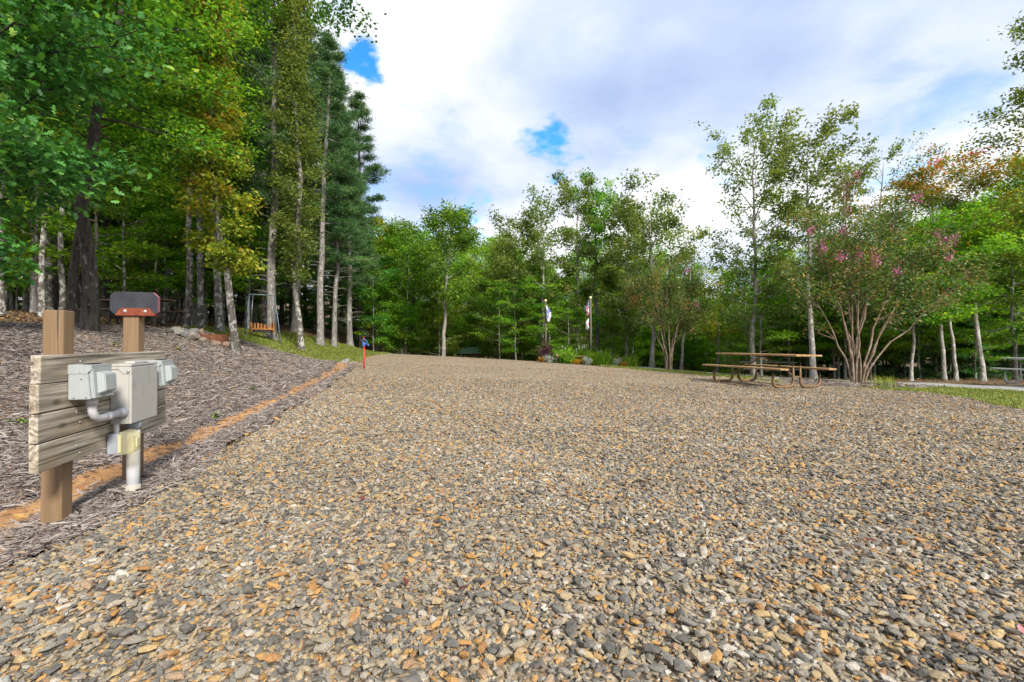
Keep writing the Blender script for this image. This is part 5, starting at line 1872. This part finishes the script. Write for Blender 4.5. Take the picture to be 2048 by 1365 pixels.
# rocks beside the hydrant
for i, (px, d, s, lab) in enumerate(((688, 16.2, (0.55, 0.4, 0.2), 'grey flat rock at the head of the clay ditch'), (707, 15.8, (0.36, 0.3, 0.16), 'smaller pale rock between the flat rock and hydrant'))):
    o = rock_obj('rock', at(px, d, 0.05), s, 400 + i)
    tag(o, lab, 'rock')

# ------------------------------------------------------------------ fire ring
fb = at(412, 12.2)
fire = thing('fire_ring', 'fire ring of field stones round a rusted steel rim on the mulch bank', 'fire pit', fb)
bm = bmesh.new()
nn = 28
ri, ro, zl, zh = 0.50, 0.515, -0.3, 0.17
vv = [[bm.verts.new((r_ * math.cos(2 * math.pi * i / nn), r_ * math.sin(2 * math.pi * i / nn), z_)) for i in range(nn)] for r_, z_ in ((ro, zl), (ro, zh), (ri, zh), (ri, zl))]
for a in range(3):
    for i in range(nn):
        bm.faces.new((vv[a][i], vv[a][(i + 1) % nn], vv[a + 1][(i + 1) % nn], vv[a + 1][i]))
bm_obj('rim', bm, M_RUSTRING, fire)
rr_ = random.Random(9)
for i in range(19):
    a = 2 * math.pi * i / 19 + rr_.uniform(-0.06, 0.06)
    rd = 0.66 + rr_.uniform(-0.03, 0.05)
    s = rr_.uniform(0.22, 0.34)
    x_, y_ = rd * math.cos(a), rd * math.sin(a)
    zz = gz(fb.x + x_, fb.y + y_) - fb.z + s * 0.42
    rock_obj('stone', (x_, y_, zz), (s * 1.25, s, s * 0.75), 500 + i, fire)
for i, (px, d, s, lab) in enumerate(((366, 11.9, (0.4, 0.32, 0.24), 'mossy boulder left of the fire ring'),)):
    o = rock_obj('rock', at(px, d, 0.09), s, 560 + i)
    tag(o, lab, 'rock')

# ------------------------------------------------------------------ swing set and swing
sb = at(524, 17.2)
sw = thing('swing_set', 'pale blue pipe swing frame among the pine trunks', 'swing set', sb, R(35))
Hs, hw_ = 1.72, 0.42
tubes_obj('top_bar', [([(-hw_, 0, Hs), (hw_, 0, Hs)], 0.018)], M_SWINGPIPE, sw, 10)
for sx in (-1, 1):
    for sy in (-1, 1):
        tubes_obj('leg', [([(sx * hw_, 0, Hs), (sx * (hw_ + 0.15), sy * 0.6, -0.15)], 0.015)], M_SWINGPIPE, sw, 10)
    tubes_obj('cross_brace', [([(sx * (hw_ + 0.08), -0.36, 1.0), (sx * (hw_ + 0.08), 0.36, 1.0)], 0.018)], M_SWINGPIPE, sw, 8)
seat = thing('swing', 'orange and black glider swing hanging from the pale blue frame', 'swing', (sb.x, sb.y, sb.z), R(35))
bm = bmesh.new()
add_box(bm, (-0.36, -0.2, 0.38), (0.36, 0.2, 0.44), 0.02)
bm_obj('seat', bm, M_ORANGE, seat)
for i in range(7):
    x_ = -0.33 + i * 0.11
    bm = bmesh.new()
    add_box(bm, (x_ - 0.035, 0.17, 0.445), (x_ + 0.035, 0.195, 0.62 + 0.04 * math.sin(i * 0.9)), 0.01)
    bm_obj('back_slat', bm, M_ORANGE, seat)
for s in (-1, 1):
    bm = bmesh.new()
    add_box(bm, (s * 0.37 - 0.03, -0.2, 0.30), (s * 0.37 + 0.03, 0.2, 0.68), 0.02)
    bm_obj('side_panel', bm, M_ORANGE, seat)
    for y_ in (-0.17, 0.17):
        tubes_obj('chain', [([(s * 0.37, y_, 0.66), (s * 0.30, 0, Hs)], 0.009)], M_CHAIN, seat, 6)
bm = bmesh.new()
add_box(bm, (-0.30, -0.16, 0.30), (0.30, 0.16, 0.3795), 0.02)
bm_obj('footboard', bm, M_DARKGAP, seat)

# ------------------------------------------------------------------ shelter and shed beyond the crest
shb = at(942, 40)
sh = thing('shelter', 'small open shelter with green metal roof beyond the gravel crest', 'shelter', shb, R(-8))
eave = height_at(707, 40) - shb.z
ridge = height_at(694, 40) - shb.z
bm = bmesh.new()
for k_ in range(12):
    x0 = -1.12 + k_ * 0.187
    xs = 0.10 * 0
    v = [bm.verts.new(p) for p in ((x0, -0.95, eave), (x0 + 0.187, -0.95, eave), (x0 + 0.187 + 0.0, 0.15, ridge), (x0, 0.15, ridge))]
    bm.faces.new(v)
    add_box(bm, (x0 - 0.012, -0.0, 0), (x0 + 0.012, 0.001, 0.001))
v = [bm.verts.new(p) for p in ((-1.12, 0.15, ridge), (1.124, 0.15, ridge), (1.124, 1.2, eave), (-1.12, 1.2, eave))]
bm.faces.new(v)
bmesh.ops.delete(bm, geom=[v_ for v_ in bm.verts if abs(v_.co.z) < 0.01], context='VERTS')
rf = bm_obj('roof', bm, M_GREENROOF, sh)
sl = rf.modifiers.new('thick', 'SOLIDIFY')
sl.thickness = 0.03
for k_ in range(12):
    x0 = -1.12 + k_ * 0.204
    tubes_obj('roof_seam', [([(x0, -0.95, eave + 0.02), (x0, 0.15, ridge + 0.02)], 0.012)], M_GREENROOF, rf, 4)
bm = bmesh.new()
add_box(bm, (-1.12, -0.97, eave - 0.13), (1.124, -0.94, eave - 0.005), 0.0)
bm_obj('fascia', bm, M_RUSTRING, sh)
for x_ in (-0.95, 0.95):
    for y_ in (-0.8, 1.05):
        bm = bmesh.new()
        add_box(bm, (x_ - 0.06, y_ - 0.06, -0.3), (x_ + 0.06, y_ + 0.06, eave - 0.01), 0.006)
        bm_obj('post', bm, M_PLANK, sh)
for i in range(3):
    bm = bmesh.new()
    add_box(bm, (-0.55 + i * 0.42, -0.80, -0.3), (-0.47 + i * 0.42, -0.72, eave - 0.14), 0.005)
    bm_obj('stud', bm, M_POLE, sh)
db = at(866, 43)
dk = thing('shed', 'low black shed half hidden by trunks left of the green-roofed shelter', 'shed', db, R(-3))
zt_ = height_at(697, 43) - db.z
bm = bmesh.new()
add_box(bm, (-1.35, -0.6, -0.4), (1.1, 1.2, zt_ - 0.08), 0.02)
bm_obj('wall', bm, M_BLACKWALL, dk)
bm = bmesh.new()
add_prism(bm, [(-0.8, zt_ - 0.079), (1.4, zt_ - 0.079), (1.4, zt_ + 0.06), (-0.8, zt_)], 0, -1.5, 1.25, 0.01)
bm_obj('roof', bm, M_BLACKWALL, dk)

# ------------------------------------------------------------------ flagpoles and flags
def flag_mat(name, bands, scale_axis=(1, 0.35, 0)):
    m, t, b, out = new_mat(name)
    a = N(t, 'ShaderNodeAttribute', attribute_name='flaguv')
    sp = N(t, 'ShaderNodeSeparateXYZ')
    t.links.new(a.outputs['Vector'], sp.inputs[0])
    col = bands(t, sp.outputs['X'], sp.outputs['Y'])
    t.links.new(col, b.inputs['Base Color'])
    b.inputs['Roughness'].default_value = 0.8
    return m


def us_bands(t, u, v):
    st_ = math_n(t, 'MULTIPLY', v, 13.0)
    odd = math_n(t, 'MODULO', math_n(t, 'FLOOR', st_), 2.0)
    stripes = mixc(t, odd, (0.45, 0.025, 0.05), (0.72, 0.70, 0.72))
    canton = math_n(t, 'MULTIPLY', math_n(t, 'LESS_THAN', u, 0.28), math_n(t, 'GREATER_THAN', v, 0.46))
    vo = N(t, 'ShaderNodeTexVoronoi', i_Scale=15.0)
    cb = N(t, 'ShaderNodeCombineXYZ')
    t.links.new(u, cb.inputs[0])
    t.links.new(math_n(t, 'MULTIPLY', v, 0.6), cb.inputs[1])
    t.links.new(cb.outputs[0], vo.inputs['Vector'])
    vo.inputs['Randomness'].default_value = 0.1
    star = math_n(t, 'LESS_THAN', vo.outputs['Distance'], 0.28)
    blue = mixc(t, star, (0.035, 0.05, 0.17), (0.6, 0.6, 0.63))
    return mixc(t, canton, stripes, blue)


def white_red_bands(t, u, v):
    red = math_n(t, 'MULTIPLY', math_n(t, 'LESS_THAN', u, 0.3), math_n(t, 'LESS_THAN', v, 0.55))
    return mixc(t, red, (0.74, 0.73, 0.70), (0.55, 0.04, 0.03))


def pale_bands(t, u, v):
    top = math_n(t, 'LESS_THAN', u, 0.38)
    edge = math_n(t, 'GREATER_THAN', v, 0.93)
    base = mixc(t, top, (0.74, 0.66, 0.72), (0.16, 0.20, 0.42))
    wh = math_n(t, 'LESS_THAN', math_n(t, 'ABSOLUTE', math_n(t, 'SUBTRACT', math_n(t, 'ADD', math_n(t, 'MULTIPLY', u, 2.2), v), 0.95)), 0.16)
    return mixc(t, math_n(t, 'MULTIPLY', wh, top), base, (0.72, 0.72, 0.74))


def limp_flag(name, label, loc, height, drop, mat, seed, side=-1, hoist=0.9):
    """cloth gathered against the pole: u runs along the fly (hangs down), v along the hoist"""
    rng = np.random.default_rng(seed)
    nu, nv = 26, 40
    V, UV = [], []
    ph = rng.uniform(0, 6.28)
    for i in range(nu):
        u = i / (nu - 1)
        for j in range(nv):
            v = j / (nv - 1)
            # hoist top to bottom gathered: upper points hang lower with u
            z = height - hoist * (1 - v) * (1 - 0.75 * u) - drop * u * (0.55 + 0.45 * v)
            fold = math.sin(v * 15 + ph + u * 1.5)
            x = side * (0.05 + 0.34 * u * (1.25 - u) * (0.7 + 0.5 * v) + 0.06 * fold * min(1, u * 3)) + 0.03 * math.sin(u * 6 + ph)
            y = -0.05 + 0.06 * math.cos(v * 15 + ph) * min(1, u * 3) - 0.05 * (1 - v)
            V.append((x, y, z))
            UV.append((u, v, 0))
    Q = []
    for i in range(nu - 1):
        for j in range(nv - 1):
            a = i * nv + j
            Q.append((a, a + 1, a + nv + 1, a + nv))
    me = np_mesh(name, V, Q, 4, {'flaguv': ('FLOAT_VECTOR', UV)}, True)
    o = link(name, me, None, mat)
    o.location = loc
    sd = o.modifiers.new('cloth', 'SOLIDIFY')
    sd.thickness = 0.004
    tag(o, label, 'flag')
    return o


FD = 25.2
M_FINIAL = plain('gold_finial', (0.70, 0.62, 0.35), 0.35, 0.3)
poles = []
for px, ytop, lab in ((1091, 603, 'left weathered wooden flagpole behind the purple shrub'), (1181, 597, 'right thicker wooden flagpole above the flower bed')):
    b = at(px, FD)
    hh = height_at(ytop, FD) - b.z
    p = thing('flagpole', lab, 'flagpole', b)
    rp = 0.048 if px < 1150 else 0.064
    tubes_obj('pole', [([(0, 0, -0.2), (0.02, 0, hh * 0.5), (0, 0, hh - 0.05)], [rp * 1.1, rp * 0.95, rp * 0.8])], M_POLE, p, 12)
    bm = bmesh.new()
    bmesh.ops.create_uvsphere(bm, u_segments=14, v_segments=10, radius=0.085, matrix=Matrix.Translation((0, 0, hh + 0.03)))
    bm_obj('finial', bm, M_FINIAL, p, True)
    poles.append((b, hh))
(b1, h1), (b2, h2) = poles
limp_flag('flag', 'pale lavender and blue flag hanging limp on the left flagpole', b1 + Vector((0.02, -0.10, 0)), h1 - 0.22, 0.95, flag_mat('flag_pale', pale_bands), 5, 1, 0.75)
limp_flag('flag', 'striped red, white and blue flag hanging limp on the right flagpole', b2 + Vector((-0.05, -0.12, 0)), h2 - 0.12, 0.9, flag_mat('flag_stripes', us_bands), 6, -1, 0.8)
limp_flag('flag', 'white flag with a red corner hanging below the striped flag', b2 + Vector((-0.05, -0.10, 0)), h2 - 1.10, 0.65, flag_mat('flag_white_red', white_red_bands), 7, -1, 0.55)

# ------------------------------------------------------------------ garden bed
GD = 24.2
leafy_shrub('purple_shrub', 'dark purple-leaved shrub at the foot of the left flagpole', at(1092, GD + 0.4, 0.0), (0.62, 0.5, 1.05), 2200, 0.085, 'purple', 71)
rail = thing('rail_fence', 'low split-rail fence along the flower bed', 'fence', at(1150, GD))
rb = rail.location
for px in (1113, 1141, 1182, 1215, 1243):
    b = at(px, GD) - rb
    bm = bmesh.new()
    add_box(bm, (b.x - 0.055, b.y - 0.055, b.z - 0.2), (b.x + 0.055, b.y + 0.055, b.z + 0.52), 0.015)
    bm_obj('post', bm, M_POLE, rail)
for (pa, pb), hs_ in (((1112, 1182), (0.43,)), ((1182, 1244), (0.40, 0.16))):
    for h_ in hs_:
        a, b = at(pa, GD) - rb, at(pb, GD) - rb
        pts = [(a.x + (b.x - a.x) * s, a.y - 0.075 + (b.y - a.y) * s, a.z + h_ + (b.z - a.z) * s + 0.01 * math.sin(s * 9)) for s in np.linspace(0, 1, 7)]
        tubes_obj('rail', [(pts, 0.05)], M_PLANK, rail, 6, False)
for i, (px, d, h_, lab) in enumerate(((1208, 23.4, 0.85, 'largest strap-leaved clump in front of the rail fence'), (1258, 22.9, 0.6, 'strap-leaved clump at the right end of the rail fence'), (1128, 24.4, 0.7, 'strap-leaved clump right of the purple shrub'))):
    blade_clump('daylily_clump', lab, at(px, d, 0.03), 190, h_ * 1.45, 80 + i, 'bright', 'plant', None, 0.016, 0.22)
for i, (px, d, lab) in enumerate(((1097, 23.4, 'silvery dusty mound beside the purple shrub'), (1175, 23.2, 'silvery mound below the right flagpole'), (1236, 22.7, 'silvery mound between the two strap-leaved clumps'))):
    leafy_shrub('silver_plant', lab, at(px, d, 0.02), (0.25, 0.22, 0.38), 650, 0.06, 'silver', 90 + i, 'plant')
for i, (px, d, lab) in enumerate(((1083, 23.6, 'orange flower mound left of the first silvery mound'), (1156, 23.5, 'wide yellow-orange flower mound below the rail'), (1247, 22.6, 'small yellow flower mound at the right end of the bed'))):
    leafy_shrub('flower_mound', lab, at(px, d, 0.02), (0.4 if i == 1 else 0.26, 0.22, 0.26), 900, 0.06, 'orangefl', 100 + i, 'flowers')
for i, (px, d, lab) in enumerate(((1114, 24.7, 'green leafy perennial left of the rail fence start'), (1135, 23.6, 'green leafy perennial in front of the second fence post'), (1165, 24.9, 'green leafy perennial behind the rail fence'), (1192, 23.8, 'green leafy perennial under the right flagpole'), (1148, 25.2, 'tall green perennial behind the rail near the middle'))):
    leafy_shrub('perennial', lab, at(px, d, 0.02), (0.5, 0.4, 0.75), 1900, 0.08, 'bright', 110 + i, 'plant', None, 'tan')
rw = np.random.default_rng(77)
for i, px in enumerate((1124, 1130, 1152, 1157, 1164, 1168, 1172, 1202)):
    b = at(px, 24.6 + 0.3 * rw.random())
    f = thing('white_flower', 'white flower spike standing behind the rail fence', 'flower', b, 0, 'white flower spikes in the garden')
    h_ = 0.75 + 0.25 * rw.random()
    tubes_obj('stem', [([(0, 0, 0), (0.02, 0, h_)], 0.008)], M_LEAF['bright'], f, 4)
    P = np.stack([rw.normal(0.02, 0.012, 60), rw.normal(0, 0.012, 60), rw.uniform(h_ - 0.13, h_ + 0.08, 60)], -1)
    link('bloom', leaves_mesh('bloom', P, rw.normal(size=(60, 3)), 0.03, rw, 'diamond', None, 0.3, 0.9), f, M_LEAF['whitefl'])

# ------------------------------------------------------------------ small leaves lying on the gravel
for i, (x_, y_, sc_, col_, lab) in enumerate(((1.45, 1.30, 0.042, (0.42, 0.16, 0.17), 'pink curled leaf on the gravel at the lower right edge'),
                                              (-0.36, 1.54, 0.042, (0.12, 0.03, 0.022), 'dark red curled leaf on the gravel low in the middle'),
                                              (0.81, 2.70, 0.07, (0.17, 0.05, 0.03), 'brown-red leaf on the gravel right of the middle'))):
    me = litter_leaf(950 + i)
    me.materials.append(plain('leaf_tint_%d' % i, col_, 0.6, 0, 0.3, 20))
    o = link('fallen_leaf', me)
    o.location = (x_, y_, gz(x_, y_) + 0.055)
    o.rotation_euler = (0.25, -0.2, 1.0 + i)
    o.scale = (sc_, sc_, sc_ * 1.8)
    tag(o, lab, 'leaf', 'fallen leaves on the gravel')
wr = random.Random(33)
for i, (px, d) in enumerate(((40, 4.2), (430, 5.6), (330, 6.8), (262, 5.2), (120, 6.4), (505, 7.5), (232, 8.2), (356, 9.5))):
    leafy_shrub('weed', 'small green weed sprouting on the mulch bank', at(px, d, 0.03), (0.05, 0.05, 0.06), 26, 0.035, 'bright', 700 + i, 'weed', 'weeds on the mulch bank')
lr = random.Random(21)
M_REDLEAF = plain('red_fallen_leaf', (0.13, 0.03, 0.025), 0.6, 0, 0.4, 20)
for i in range(14):
    y_ = 1.5 + 7 * lr.random() ** 1.4
    x_ = lr.uniform(-0.7, 0.9) * y_
    if x_ < -2.0:
        continue
    o = bpy.data.objects.new('fallen_leaf', litter_leaf(900 + i))
    o.data.materials.append(M_REDLEAF)
    COL.objects.link(o)
    o.location = (x_, y_, gz(x_, y_) + 0.052)
    o.rotation_euler = (lr.uniform(-0.3, 0.3), lr.uniform(-0.3, 0.3), lr.uniform(0, 6.28))
    o.scale = (0.05, 0.05, 0.05)
    tag(o, 'small dark red fallen leaf lying on the gravel pad', 'leaf', 'fallen leaves on the gravel')
